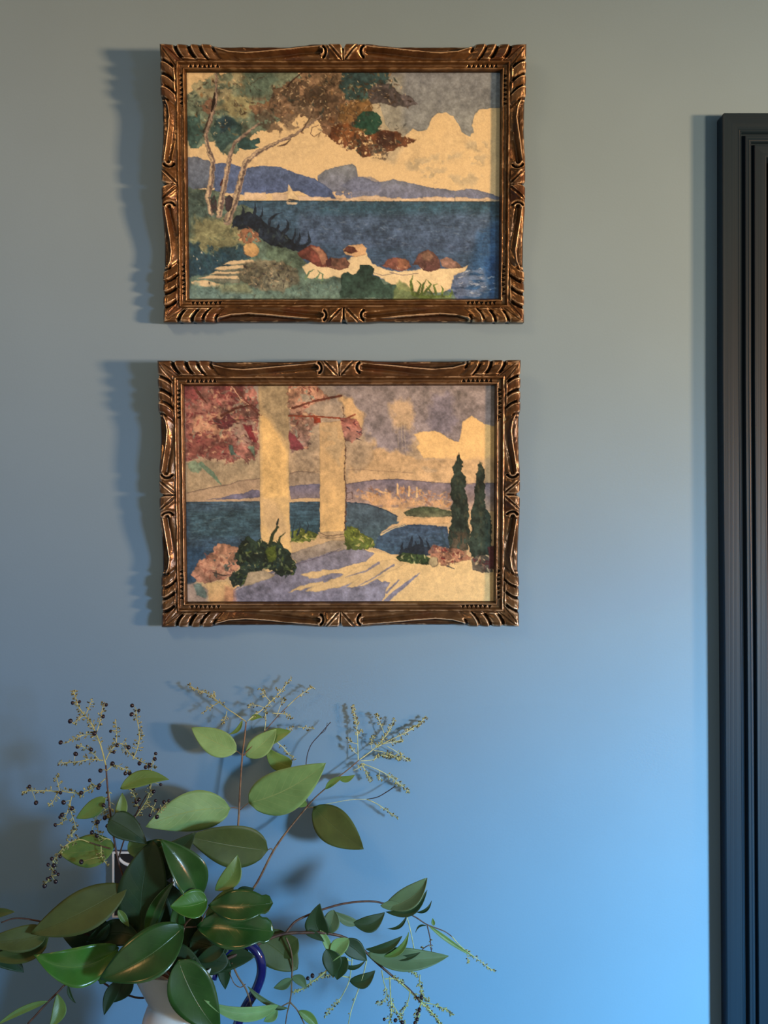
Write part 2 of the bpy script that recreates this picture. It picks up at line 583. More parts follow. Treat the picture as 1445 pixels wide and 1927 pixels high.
M_PAPER, nt, b = material('watercolour_on_paper', (0.7, 0.5, 0.3), 0.85, spec=0.15)
at_ = nd(nt, 'ShaderNodeAttribute', attribute_name='Col')
tc = nd(nt, 'ShaderNodeTexCoord')
n_ = nd(nt, 'ShaderNodeTexNoise', i_Scale=900, i_Detail=3)
nt.links.new(tc.outputs['Object'], n_.inputs['Vector'])
mr = nd(nt, 'ShaderNodeMapRange'); mr.inputs['To Min'].default_value = 0.80; mr.inputs['To Max'].default_value = 1.2
nt.links.new(n_.outputs['Fac'], mr.inputs[0])
mm = nd(nt, 'ShaderNodeVectorMath', operation='SCALE')
nt.links.new(at_.outputs['Color'], mm.inputs[0]); nt.links.new(mr.outputs[0], mm.inputs['Scale'])
nt.links.new(mm.outputs[0], b.inputs['Base Color'])
bump(nt, b, tc.outputs['Object'], 500, 0.25, 0.0005)

# ================================================================== watercolours, painted stroke by stroke
class Sheet:
    """a small watercolour painter: coordinates are units on the sheet, colours are pigments"""
    def __init__(self, x0, y0, x1, y1, light, step=1.25, seed=1, base=(222, 172, 118)):
        self.x0, self.y0, self.step = x0, y0, step
        self.nx, self.ny = int((x1 - x0) / step), int((y1 - y0) / step)
        self.light = np.array(light)
        X, Y = np.meshgrid(np.linspace(x0, x1, self.nx), np.linspace(y0, y1, self.ny))
        self.X, self.Y = X, Y
        self.seed = seed
        n = lambda c, s, o=3: vnoise(self.ny, self.nx, c / step, seed * 100 + s, o)
        self.wx, self.wy = n(14, 1), n(14, 2)
        self.wfx, self.wfy = n(4.5, 3, 2), n(4.5, 4, 2)
        self.n_big, self.n_mid, self.n_fine, self.n_tiny = n(70, 5), n(22, 6), n(7, 7), n(2.6, 8, 1)
        self.c = np.ones((self.ny, self.nx, 3)) * np.array(base, float)
        self.k = 0

    def _n(self, cell, st=(1, 1), o=3):
        self.k += 1
        return vnoise(self.ny, self.nx, cell / self.step, self.seed * 1000 + self.k, o, st)

    def _box(self, pts, pad):
        p = np.array(pts, float)
        i0 = max(0, int((p[:, 1].min() - pad - self.y0) / self.step)); i1 = min(self.ny, int((p[:, 1].max() + pad - self.y0) / self.step) + 2)
        j0 = max(0, int((p[:, 0].min() - pad - self.x0) / self.step)); j1 = min(self.nx, int((p[:, 0].max() + pad - self.x0) / self.step) + 2)
        return slice(i0, i1), slice(j0, j1)

    def _sdf(self, pts, sl, warp, fine):
        X = self.X[sl] + self.wx[sl] * warp + self.wfx[sl] * fine
        Y = self.Y[sl] + self.wy[sl] * warp + self.wfy[sl] * fine
        p = np.array(pts, float); n = len(p)
        d = np.full(X.shape, 1e9); ins = np.zeros(X.shape, bool)
        for i in range(n):
            a, b_ = p[i], p[(i + 1) % n]
            e = b_ - a
            t = np.clip(((X - a[0]) * e[0] + (Y - a[1]) * e[1]) / max(1e-9, e @ e), 0, 1)
            d = np.minimum(d, (X - a[0] - t * e[0]) ** 2 + (Y - a[1] - t * e[1]) ** 2)
            if a[1] != b_[1]:
                cond = (a[1] > Y) != (b_[1] > Y)
                ins ^= cond & (X < (b_[0] - a[0]) * (Y - a[1]) / (b_[1] - a[1]) + a[0])
        d = np.sqrt(d)
        return np.where(ins, d, -d)

    def _lay(self, sl, m, col):
        col = np.asarray(col, float)
        self.c[sl] = self.c[sl] * (1 - m[..., None]) + col * m[..., None]

    def poly(self, pts, col, col2=None, grad='y', warp=1.5, fine=0.8, soft=1.0, alpha=1.0, var=0.10, rim=0.10, thr=None, cell=9, st=(1, 1), streak=0.0):
        """a wash with a darker rim; thr leaves bare patches of paper where a noise is high"""
        sl = self._box(pts, 6 + warp + soft)
        if sl[0].stop <= sl[0].start or sl[1].stop <= sl[1].start:
            return
        d = self._sdf(pts, sl, warp, fine)
        m = np.clip(d / soft + 0.5, 0, 1) * alpha
        if thr is not None:
            m = m * sstep(thr - 0.12, thr + 0.12, self._n(cell, st)[sl])
        c = np.ones(d.shape + (3,)) * np.array(col, float)
        if col2 is not None:
            p = np.array(pts, float)
            ax = self.Y if grad == 'y' else self.X
            lo, hi = (p[:, 1].min(), p[:, 1].max()) if grad == 'y' else (p[:, 0].min(), p[:, 0].max())
            t = np.clip((ax[sl] - lo) / max(1, hi - lo) + 0.12 * self.n_mid[sl], 0, 1)[..., None]
            c = c * (1 - t) + np.array(col2, float) * t
        tex = 1 + var * (self.n_mid[sl] * 0.8 + self.n_fine[sl] * 0.6)
        tex = tex - rim * np.exp(-(np.abs(d) / 1.6) ** 2)
        if streak:
            tex = tex + streak * self._n(3.0, (5, 0.8), 2)[sl]
        self._lay(sl, m, np.clip(c * tex[..., None], 5, 250))

    def stroke(self, pts, w0, w1, col, warp=0.6, alpha=1.0, var=0.08, soft=0.9, mid=None):
        """a brush stroke, w0 wide at its start and w1 at its end (mid: width halfway)"""
        sl = self._box(pts, 4 + max(w0, w1, mid or 0))
        if sl[0].stop <= sl[0].start or sl[1].stop <= sl[1].start:
            return
        X = self.X[sl] + self.wfx[sl] * warp; Y = self.Y[sl] + self.wfy[sl] * warp
        p = np.array(pts, float)
        seg = np.hypot(*(p[1:] - p[:-1]).T); cum = np.concatenate([[0], np.cumsum(seg)]) / max(1e-9, seg.sum())
        best = np.full(X.shape, -1e9)
        for i in range(len(p) - 1):
            e = p[i + 1] - p[i]
            t = np.clip(((X - p[i, 0]) * e[0] + (Y - p[i, 1]) * e[1]) / max(1e-9, e @ e), 0, 1)
            s = cum[i] + t * (cum[i + 1] - cum[i])
            w = w0 + (w1 - w0) * s if mid is None else np.interp(s, [0, .5, 1], [w0, mid, w1])
            d = np.hypot(X - p[i, 0] - t * e[0], Y - p[i, 1] - t * e[1])
            best = np.maximum(best, w / 2 - d)
        m = np.clip(best / soft + 0.5, 0, 1) * alpha
        self._lay(sl, m, np.ones(m.shape + (3,)) * np.array(col, float) * (1 + var * self.n_fine[sl])[..., None])

    def spots(self, region, cols, n, r, seed, alpha=0.9, ang=None, el=1.8):
        """many small dabs inside a region"""
        rng = random.Random(seed)
        p = np.array(region, float)
        lo, hi = p.min(0), p.max(0)
        k = 0; tries = 0
        while k < n and tries < n * 30:
            tries += 1
            x, y = rng.uniform(lo[0], hi[0]), rng.uniform(lo[1], hi[1])
            ins = False
            for i in range(len(p)):
                a, b_ = p[i], p[(i + 1) % len(p)]
                if (a[1] > y) != (b_[1] > y) and x < (b_[0] - a[0]) * (y - a[1]) / (b_[1] - a[1]) + a[0]:
                    ins = not ins
            if not ins:
                continue
            k += 1
            rr = r * rng.uniform(0.4, 1.3)
            an = rng.uniform(0, PI) if ang is None else ang + rng.uniform(-.4, .4)
            dx, dy = math.cos(an) * rr * el, math.sin(an) * rr * el
            self.stroke([(x - dx, y - dy), (x + dx * .1, y + dy * .1 + rr * .2), (x + dx, y + dy)], rr * .5, rr * .4, rng.choice(cols), mid=rr * 1.5, alpha=alpha * rng.uniform(.6, 1), warp=1.5)

    def finish(self):
        c = self.c
        lum = c.mean(-1, keepdims=True)
        cool = np.clip((c[..., 2:] * 1.12 - c[..., :1]) / 60, 0, 1)
        green = np.clip((c[..., 1:2] - c[..., :1]) / 25, 0, 1)
        k = np.clip(0.16 * cool + 0.22 * green, 0, 0.32)          # greyed, aged cool pigments
        c = c * (1 - k) + (lum * np.array([1.02, 0.99, 0.95])) * k
        dk = np.clip((175 - lum) / 90, 0, 1)
        c = c * (0.84 + 0.16 * sstep(60, 165, lum))
        gran = 0.055 * self.n_tiny + 0.07 * self.n_fine + 0.05 * self.n_mid
        c = c * (1 + (0.018 * self.n_tiny + 0.015 * self.n_fine)[..., None] + gran[..., None] * dk)
        a = lin(np.clip(c, 0, 255)) / self.light
        return np.clip(a, 0.004, 0.93)


def paint_bay_with_pines(light):
    g = Sheet(345, 125, 948, 560, light, seed=4, base=(222, 174, 122))
    CR = (222, 176, 124)
    # sky
    g.poly([(345, 120), (948, 120), (948, 300), (345, 300)], (208, 165, 118), alpha=0.35, var=.12, rim=0, thr=-0.1, cell=60)
    g.poly([(700, 118), (955, 118), (955, 192), (925, 194), (905, 196), (896, 208), (892, 226), (897, 240), (888, 247), (874, 240), (866, 224), (856, 209), (842, 202), (826, 204), (814, 214), (806, 236), (793, 238), (780, 232), (770, 240), (764, 246), (745, 246), (728, 225), (716, 190), (705, 150)], (132, 122, 118), (146, 134, 122), var=.07, rim=.10, warp=1.2)
    g.poly([(640, 130), (760, 130), (760, 246), (735, 262), (700, 240), (650, 200)], (165, 144, 118), alpha=.65, soft=16, rim=0, var=.08)
    g.poly([(722, 232), (770, 232), (768, 252), (742, 300), (722, 290)], (172, 146, 118), alpha=.55, soft=10, rim=0)
    for x, y, w in ((845, 285, 30), (905, 262, 24), (790, 300, 26), (820, 318, 22), (880, 330, 30), (905, 290, 18)):
        g.poly([(x - w, y - 4), (x, y - 12), (x + w, y - 6), (x + w * .8, y + 6), (x, y + 12), (x - w, y + 8)], (168, 142, 112), alpha=.5, soft=9, rim=0, warp=6, thr=-.2, cell=14)
    # far hills
    g.poly([(596, 322), (612, 311), (636, 304), (664, 299), (670, 303), (674, 322), (690, 326), (708, 334), (722, 332), (740, 328), (770, 335), (800, 342), (842, 347), (862, 350), (882, 346), (905, 348), (930, 356), (948, 362), (948, 368), (596, 368)], (134, 126, 122), (122, 114, 128), var=.08, warp=1)
    g.poly([(672, 322), (700, 325), (720, 336), (712, 350), (660, 352), (640, 340)], (112, 108, 126), alpha=.6, soft=3)
    g.poly([(453, 310), (470, 305), (498, 303), (525, 306), (558, 318), (590, 328), (614, 342), (634, 358), (640, 367), (590, 366), (560, 350), (455, 360)], (96, 104, 134), (84, 92, 128), var=.10, warp=1)
    g.poly([(345, 287), (366, 286), (388, 294), (398, 302), (398, 345), (345, 346)], (118, 114, 120), (104, 104, 112), var=.08)
    g.poly([(398, 300), (412, 297), (425, 298), (445, 302), (455, 310), (455, 358), (398, 352)], (90, 98, 130), var=.1)
    g.poly([(456, 353), (496, 354), (500, 366), (456, 368)], (218, 172, 130), soft=1.5, warp=2)
    g.poly([(512, 356), (535, 354), (560, 360), (600, 362), (640, 366), (700, 360), (760, 364), (840, 362), (948, 366), (948, 370), (508, 369)], (214, 170, 132), soft=1.5, warp=2.5)
    g.poly([(625, 350), (660, 348), (665, 366), (632, 366)], (214, 168, 126), soft=2, warp=3, thr=-.3, cell=10)
    g.stroke([(861, 352), (860, 370)], 1.2, 1.2, (110, 100, 95))
    # sea
    g.poly([(440, 369), (700, 370), (952, 371), (952, 564), (440, 564)], (58, 88, 106), (72, 84, 118), var=.12, rim=.05, warp=.4, fine=.2, streak=.10)
    g.poly([(600, 376), (952, 374), (952, 400), (600, 398)], (52, 92, 108), alpha=.6, soft=8, rim=0, streak=.1)
    g.poly([(560, 396), (930, 390), (930, 470), (560, 452)], (84, 90, 118), alpha=.5, soft=14, rim=0, streak=.12, var=.15)
    g.poly([(905, 430), (955, 400), (955, 564), (880, 564), (885, 510)], (42, 88, 136), alpha=.8, soft=16, rim=0, streak=.1)
    g.poly([(920, 480), (955, 470), (955, 520), (915, 515)], (28, 74, 128), alpha=.8, soft=8, rim=0)
    g.poly([(850, 508), (915, 500), (930, 564), (840, 564)], (118, 118, 134), alpha=.75, soft=8, rim=0, thr=-.25, cell=8, st=(3, .8))
    g.spots([(470, 380), (940, 376), (940, 475), (610, 450), (470, 400)], [(120, 124, 130), (104, 116, 126), (134, 130, 130)], 170, 1.5, 5, alpha=.45, ang=0, el=3.5)
    g.spots([(470, 380), (940, 376), (940, 475), (610, 450), (470, 400)], [(60, 76, 98), (70, 80, 104)], 130, 1.6, 6, alpha=.5, ang=0, el=4)
    g.spots([(870, 500), (940, 495), (940, 555), (860, 555)], [(190, 170, 155), (170, 160, 158)], 26, 1.4, 7, ang=-.1, el=4)
    g.stroke([(440, 369.5), (700, 370.5), (950, 371.5)], 1.4, 1.6, (38, 62, 72))
    # sail boat
    g.poly([(540, 337), (548, 350), (562, 367), (537, 368)], (226, 180, 130), warp=.4, fine=.3)
    g.poly([(536, 370), (558, 373), (555, 376.5), (537, 376)], (220, 180, 140), warp=.3)
    g.stroke([(541, 367), (560, 368.5)], 2.2, 1, (50, 45, 50))
    # land on the left
    g.poly([(345, 344), (372, 346), (400, 350), (440, 372), (470, 385), (478, 402), (500, 430), (545, 452), (566, 478), (580, 500), (650, 505), (690, 515), (860, 545), (862, 565), (345, 565)], (104, 108, 84), (104, 116, 94), var=.16, warp=3)
    g.poly([(345, 346), (390, 352), (420, 400), (400, 430), (345, 425)], (84, 96, 82), alpha=.85, soft=10, rim=0, warp=8, var=.2)
    g.poly([(352, 405), (430, 402), (462, 430), (455, 455), (400, 468), (356, 455)], (144, 126, 84), alpha=.9, soft=12, rim=0, warp=7, var=.14)
    g.poly([(345, 452), (364, 448), (375, 470), (390, 475), (400, 462), (440, 458), (466, 455), (470, 480), (425, 492), (390, 508), (345, 520)], (48, 78, 84), (36, 68, 82), alpha=.9, soft=5, warp=7, var=.25)
    g.spots([(346, 455), (450, 462), (400, 505), (346, 515)], [(26, 62, 84), (30, 72, 90), (44, 86, 92)], 36, 4, 8, alpha=.7, ang=1.2)
    g.spots([(350, 460), (460, 470), (400, 500), (350, 500)], [(214, 176, 140)], 7, 1.6, 9, el=1.2)
    # steps
    for q in ([(350, 524), (378, 521), (416, 531), (398, 536), (352, 531)], [(362, 519), (388, 512), (443, 514), (444, 519), (380, 519)], [(386, 510), (398, 504), (450, 502), (450, 508)], [(396, 500), (408, 494), (456, 492), (456, 498), (404, 502)], [(412, 490), (428, 484), (470, 482), (476, 488), (430, 492)]):
        g.poly(q, (218, 172, 124), warp=.8, var=.05)
    for q in ([(380, 519), (444, 519), (446, 527), (412, 528)], [(398, 509), (448, 509), (446, 514), (396, 513)], [(404, 502), (452, 500), (450, 504), (404, 505)]):
        g.poly(q, (128, 116, 92), warp=.6)
    g.stroke([(385, 525), (386, 529)], 2, 2, (50, 45, 45))
    # olive and brown foliage of the pines
    F1 = [(345, 165), (358, 160), (362, 145), (380, 140), (400, 128), (470, 120), (560, 120), (560, 180), (530, 215), (480, 240), (452, 262), (432, 284), (412, 278), (398, 255), (380, 262), (366, 270), (350, 262), (340, 250)]
    g.poly(F1, (112, 112, 88), (96, 106, 86), var=.22, warp=5, fine=2, alpha=.92)
    g.poly([(352, 122), (405, 118), (470, 120), (472, 132), (440, 165), (420, 200), (400, 190), (360, 160)], (190, 150, 104), alpha=.55, soft=10, rim=0, warp=10, thr=-.2, cell=20)
    g.poly([(372, 188), (392, 175), (402, 192), (395, 205), (378, 200)], (150, 92, 66), alpha=.75, soft=4, warp=4)
    g.poly([(405, 190), (430, 170), (470, 168), (480, 200), (440, 215)], (170, 140, 92), alpha=.7, soft=9, warp=7, rim=0)
    g.poly([(452, 130), (500, 122), (520, 140), (500, 165), (455, 165)], (92, 104, 84), alpha=.7, soft=8, warp=6, rim=0)
    g.poly([(345, 210), (372, 205), (376, 240), (364, 268), (345, 262)], (62, 88, 74), alpha=.95, soft=3, warp=4, var=.2)
    g.poly([(388, 238), (400, 215), (430, 210), (452, 232), (442, 258), (425, 262), (412, 280), (398, 262)], (58, 84, 74), alpha=.95, soft=3, warp=4, var=.22)
    g.poly([(402, 215), (432, 210), (436, 232), (410, 238)], (44, 68, 76), alpha=.8, soft=6, warp=6, rim=0)
    g.poly([(441, 262), (446, 252), (462, 248), (470, 254), (482, 250), (486, 258), (476, 262), (486, 268), (468, 272), (445, 270)], (54, 84, 74), warp=1.5, var=.15)
    F2 = [(515, 160), (530, 148), (560, 132), (580, 118), (700, 118), (712, 140), (700, 175), (700, 210), (690, 232), (655, 242), (625, 252), (606, 238), (600, 216), (560, 205), (545, 220), (520, 214), (498, 198), (470, 205), (462, 190), (500, 185)]
    g.poly(F2, (124, 92, 66), (134, 92, 66), var=.26, warp=5, fine=2.5, alpha=.95)
    g.poly([(470, 175), (540, 165), (600, 190), (590, 222), (540, 232), (500, 212)], (130, 100, 76), alpha=.75, soft=8, warp=8, rim=0, thr=-.35, cell=15)
    g.poly([(520, 165), (560, 140), (620, 150), (640, 180), (600, 195), (560, 185)], (92, 68, 50), alpha=.85, soft=4, warp=6, thr=-.3, cell=10)
    g.poly([(470, 205), (486, 196), (505, 208), (520, 225), (535, 236), (525, 246), (500, 236)], (92, 68, 52), alpha=.7, soft=3, warp=5, thr=-.25, cell=8)
    g.poly([(640, 120), (735, 118), (730, 145), (715, 168), (700, 178), (676, 180), (650, 176), (640, 150)], (50, 76, 74), (56, 80, 70), alpha=.95, soft=3, warp=4, var=.22)
    g.poly([(690, 160), (712, 148), (735, 150), (755, 168), (772, 168), (789, 186), (770, 190), (745, 192), (715, 184), (696, 186)], (88, 72, 66), alpha=.95, soft=2, warp=2.5, var=.2)
    g.poly([(752, 172), (762, 165), (775, 172), (790, 187), (768, 188)], (128, 106, 100), alpha=.8, soft=1.5)
    g.poly([(640, 185), (690, 175), (702, 190), (680, 210), (648, 225), (636, 210)], (142, 96, 52), alpha=.8, soft=5, warp=4, rim=0)
    g.poly([(672, 210), (684, 200), (702, 199), (716, 208), (722, 222), (712, 232), (718, 236), (706, 248), (690, 245), (676, 232), (664, 228)], (48, 92, 64), (40, 82, 56), var=.16, warp=1.5)
    g.poly([(622, 225), (650, 222), (690, 245), (720, 236), (745, 236), (762, 246), (784, 252), (775, 262), (745, 272), (712, 280), (690, 285), (668, 276), (640, 268), (620, 250)], (122, 66, 38), (108, 60, 38), alpha=.95, soft=2, warp=4, var=.25, thr=-.45, cell=9)
    g.poly([(618, 215), (650, 222), (690, 235), (670, 262), (632, 252)], (150, 88, 48), alpha=.7, soft=6, rim=0, warp=5, thr=-.3, cell=9)
    g.poly([(690, 262), (712, 258), (735, 278), (725, 292), (700, 288)], (110, 84, 66), alpha=.8, soft=2, warp=3, thr=-.1, cell=5)
    g.poly([(715, 240), (745, 238), (742, 262), (722, 270), (708, 258)], (84, 46, 34), alpha=.8, soft=3, warp=3)
    g.spots([(510, 150), (640, 130), (700, 190), (760, 250), (720, 280), (640, 255), (560, 210), (500, 205)], [CR, (205, 165, 125)], 95, 1.3, 11, alpha=.85, el=1.4)
    g.spots([(350, 140), (480, 130), (500, 200), (440, 270), (350, 260)], [CR, (205, 165, 125)], 26, 1.3, 12, alpha=.8, el=1.6)
    g.spots([(510, 150), (700, 125), (780, 185), (750, 270), (640, 260), (500, 220)], [(78, 54, 42), (96, 60, 40), (70, 62, 54)], 110, 2.2, 13, alpha=.6)
    g.spots([(355, 150), (470, 140), (470, 250), (360, 260)], [(74, 86, 72), (120, 100, 70), (92, 78, 64)], 50, 3, 14, alpha=.45)
    for reg, n, sd in (([(510, 150), (560, 130), (640, 125), (700, 150), (690, 215), (640, 235), (560, 205), (480, 200)], 150, 61), ([(625, 230), (690, 235), (770, 248), (740, 280), (690, 285), (640, 265)], 80, 62), ([(350, 150), (400, 140), (470, 130), (480, 200), (440, 250), (360, 250)], 70, 63), ([(640, 125), (735, 122), (780, 185), (700, 185), (650, 175)], 60, 64)):
        g.spots(reg, [(66, 46, 34), (84, 58, 42), (60, 66, 56), (150, 104, 62)], n, 2.4, sd, alpha=.75)
        g.spots(reg, [CR, (200, 160, 118), (176, 140, 104)], n // 2, 1.5, sd + 10, alpha=.8)
    for sd in range(5):
        x0 = (520, 560, 610, 470, 650)[sd]; y0 = (215, 150, 165, 150, 200)[sd]
        g.stroke([(x0, y0), (x0 + 14, y0 - 12), (x0 + 30, y0 - 18)], 1.2, .8, (80, 56, 42), warp=2)
        g.stroke([(x0 + 6, y0 + 4), (x0 + 20, y0 + 12)], 1, .8, (84, 60, 46), warp=2)
    # trunks
    TR = (156, 122, 98)
    for pts, w0, w1, w2 in ((((404, 120), (402, 178), (392, 215), (382, 245), (388, 275), (396, 292), (392, 330), (385, 360), (392, 392)), 3, 12, 8),
                            (((484, 222), (462, 240), (438, 258), (428, 285), (420, 325), (412, 360), (406, 396)), 3, 13, 9),
                            (((604, 208), (572, 230), (552, 244), (520, 258), (480, 278), (458, 296), (448, 330), (438, 368), (422, 408)), 2, 15, 9)):
        g.stroke(pts, w0, w1, TR, mid=w2, warp=1.2, var=.15)
        g.stroke([(x + 2, y + 1) for x, y in pts], 1, 3, (100, 74, 66), mid=2.4, warp=2.2, alpha=.7)
        g.stroke([(x - 2.2, y) for x, y in pts[3:]], 1, 4, (206, 164, 120), mid=2, warp=2, alpha=.8)
    g.stroke([(400, 165), (398, 185), (394, 200)], 2, 3, (50, 34, 28), mid=6.5)
    g.stroke([(391, 205), (384, 225), (377, 240)], 2.5, 2, (72, 52, 42), mid=3)
    g.stroke([(574, 122), (550, 140), (540, 152)], 1.5, 4, (70, 44, 34))
    g.stroke([(585, 208), (576, 222), (566, 238)], 1.5, 2.5, (84, 58, 46))
    g.stroke([(604, 238), (590, 248), (583, 242), (586, 230), (598, 226)], 1.2, 1.2, (90, 60, 48))
    g.stroke([(545, 252), (535, 262), (520, 266)], 1.5, 1.2, (96, 66, 50), mid=3.4)
    g.poly([(390, 365), (398, 358), (402, 368), (403, 386), (397, 393), (391, 386)], (74, 54, 52), warp=.8)
    g.poly([(417, 365), (426, 358), (434, 366), (430, 384), (424, 392), (418, 386)], (70, 54, 54), warp=.8)
    g.stroke([(413, 330), (410, 340)], 3, 3.5, (86, 40, 34))
    # agaves, flower pot
    DK = (36, 42, 52)
    g.poly([(430, 412), (440, 396), (462, 392), (480, 398), (492, 410), (505, 418), (520, 424), (540, 440), (556, 452), (575, 455), (578, 464), (560, 468), (545, 462), (520, 456), (500, 452), (488, 440), (470, 422), (446, 425)], DK, warp=3, var=.3)
    for pts, w in (([(452, 406), (453, 385), (450, 378)], 7), ([(470, 408), (476, 388), (476, 372)], 8), ([(480, 410), (489, 395), (490, 381)], 5), ([(500, 425), (504, 405), (516, 395), (528, 392)], 7), ([(528, 432), (538, 422), (539, 410), (534, 404)], 8), ([(546, 448), (552, 436), (553, 422)], 5), ([(556, 452), (561, 440), (561, 430)], 7), ([(570, 456), (580, 448), (578, 428)], 7), ([(432, 420), (442, 404), (455, 390)], 5), ([(515, 430), (520, 418), (522, 410)], 7)):
        g.stroke(pts, w * .9, 0.6, DK, mid=w * .8, warp=.6, var=.2)
    g.spots([(440, 400), (490, 405), (575, 458), (520, 455), (450, 425)], [(52, 62, 66), (28, 32, 40), (70, 76, 66)], 34, 2.6, 15, alpha=.8)
    g.poly([(442, 430), (462, 418), (482, 430), (486, 445), (470, 455), (450, 450)], (158, 96, 66), alpha=.9, soft=2, warp=4, thr=-.3, cell=6)
    g.spots([(442, 425), (485, 425), (485, 450), (445, 452)], [(210, 150, 105), (120, 68, 50), (84, 84, 66)], 20, 2, 16)
    g.poly([(452, 456), (462, 449), (476, 452), (484, 462), (480, 474), (468, 478), (456, 472)], (206, 152, 94), (190, 132, 80), warp=.7)
    g.stroke([(453, 458), (452, 468), (462, 478)], 1, 1.2, (110, 70, 48))
    # scrub in the foreground
    g.poly([(444, 505), (456, 490), (490, 482), (520, 478), (552, 490), (560, 520), (530, 545), (490, 548), (460, 530), (444, 524)], (128, 106, 78), (120, 104, 80), soft=5, warp=6, var=.22, alpha=.9)
    g.spots([(444, 500), (550, 485), (550, 530), (470, 545)], [(90, 74, 62), (150, 120, 84), (74, 70, 64), (170, 130, 92)], 60, 2.6, 17, alpha=.6)
    g.poly([(500, 455), (540, 460), (570, 480), (560, 500), (520, 485), (495, 472)], (104, 112, 84), soft=5, warp=5, alpha=.9, var=.2)
    g.poly([(345, 532), (430, 528), (500, 545), (640, 520), (700, 540), (860, 552), (860, 565), (345, 565)], (104, 122, 102), (112, 122, 100), soft=6, warp=6, alpha=.8, var=.15)
    g.poly([(345, 540), (420, 535), (470, 552), (470, 564), (345, 564)], (112, 128, 112), soft=8, alpha=.7, rim=0)
    g.poly([(400, 530), (460, 528), (470, 545), (410, 545)], (156, 136, 92), alpha=.6, soft=8, rim=0)
    g.spots([(540, 520), (760, 530), (760, 556), (540, 556)], [(80, 96, 72), (128, 120, 86), (92, 74, 60)], 50, 2.2, 18, alpha=.5)
    g.spots([(350, 430), (440, 420), (470, 450), (400, 470), (352, 460)], [(110, 104, 72), (170, 150, 104), (88, 92, 70)], 40, 2.6, 81, alpha=.6)
    g.spots([(350, 350), (400, 360), (420, 410), (352, 410)], [(60, 74, 62), (112, 116, 92)], 36, 3, 82, alpha=.6)
    g.spots([(450, 490), (545, 485), (550, 535), (460, 540)], [(70, 54, 48), (60, 52, 46), (206, 160, 116), (104, 80, 60)], 60, 1.8, 83, alpha=.85)
    g.spots([(350, 535), (560, 520), (700, 545), (700, 556), (350, 556)], [(76, 92, 76), (140, 140, 110), (92, 84, 66)], 80, 1.8, 84, alpha=.6, el=2.4)
    # foam and rocks
    g.poly([(566, 496), (580, 486), (620, 494), (655, 482), (690, 470), (700, 490), (722, 500), (775, 505), (800, 498), (850, 500), (886, 492), (880, 503), (858, 512), (852, 540), (820, 545), (780, 545), (750, 540), (722, 520), (690, 505), (650, 515), (608, 518), (576, 515)], (224, 180, 130), warp=3, var=.06)
    g.poly([(556, 470), (566, 462), (582, 454), (598, 456), (612, 470), (618, 486), (614, 496), (596, 496), (578, 484), (562, 478)], (126, 64, 50), var=.2, warp=1)
    g.poly([(584, 457), (598, 457), (612, 472), (616, 490), (604, 492), (596, 472)], (178, 116, 84), soft=2, alpha=.9)
    g.poly([(612, 486), (622, 478), (636, 480), (650, 478), (658, 488), (654, 498), (636, 502), (616, 496)], (140, 88, 66), var=.25, warp=1.5)
    g.poly([(612, 486), (620, 478), (624, 492), (616, 496)], (92, 48, 42))
    g.poly([(644, 462), (652, 456), (664, 453), (682, 453), (691, 460), (688, 474), (668, 478), (650, 472)], (206, 150, 102), warp=1.2)
    g.poly([(645, 465), (652, 456), (666, 456), (674, 466), (660, 470)], (112, 58, 42), warp=1.2, var=.3)
    g.poly([(720, 494), (730, 482), (748, 477), (756, 480), (772, 484), (776, 498), (760, 503), (740, 500)], (132, 76, 60), var=.2, warp=1.2)
    g.poly([(748, 480), (764, 480), (773, 490), (770, 500), (752, 498)], (160, 98, 68), soft=2, alpha=.9)
    g.poly([(779, 494), (786, 480), (790, 470), (802, 464), (810, 463), (824, 472), (832, 482), (834, 498), (816, 505), (800, 502), (790, 492)], (126, 80, 64), (100, 60, 52), var=.2, warp=1)
    g.poly([(796, 470), (808, 465), (822, 476), (812, 486), (800, 482)], (160, 112, 84), soft=3, alpha=.75)
    g.poly([(833, 482), (842, 477), (854, 480), (868, 490), (876, 497), (850, 500), (836, 494)], (150, 104, 84), var=.2, warp=1.2)
    g.spots([(722, 490), (830, 490), (870, 498), (740, 505)], [(84, 50, 44), (190, 140, 110)], 16, 1.6, 19, ang=.2)
    g.stroke([(735, 506), (760, 512), (790, 508)], 1.2, 1, (110, 88, 84))
    g.stroke([(700, 505), (720, 512), (745, 508)], 1.2, 1, (130, 110, 100))
    # dark bush, pale agaves
    g.poly([(640, 510), (652, 506), (660, 510), (672, 506), (678, 494), (694, 493), (706, 500), (702, 512), (716, 518), (722, 530), (745, 530), (754, 545), (740, 556), (640, 556)], (44, 66, 50), (66, 88, 66), var=.2, warp=2.5)
    g.poly([(745, 530), (752, 522), (768, 530), (785, 545), (850, 552), (858, 562), (740, 562)], (120, 120, 70), soft=4, alpha=.85, warp=3)
    for pts, w in (([(778, 540), (776, 525), (780, 512)], 7), ([(790, 545), (795, 530), (788, 522)], 5), ([(796, 548), (800, 530), (806, 520)], 6), ([(802, 546), (815, 530), (808, 522)], 5), ([(824, 546), (820, 532), (828, 528)], 5), ([(836, 550), (838, 538), (834, 532)], 4.5), ([(852, 552), (855, 545), (855, 538)], 5), ([(780, 548), (800, 554), (850, 552)], 8), ([(818, 550), (812, 540), (806, 532)], 4)):
        g.stroke(pts, w, 1, (104, 112, 48), mid=w * .8, warp=.6, var=.2)
    for pts, w in (([(572, 518), (580, 505), (590, 500)], 5), ([(592, 520), (600, 508), (596, 502)], 4), ([(604, 522), (606, 510), (598, 506)], 4)):
        g.stroke(pts, w, 1, (108, 122, 82), warp=.6)
    return g.finish()


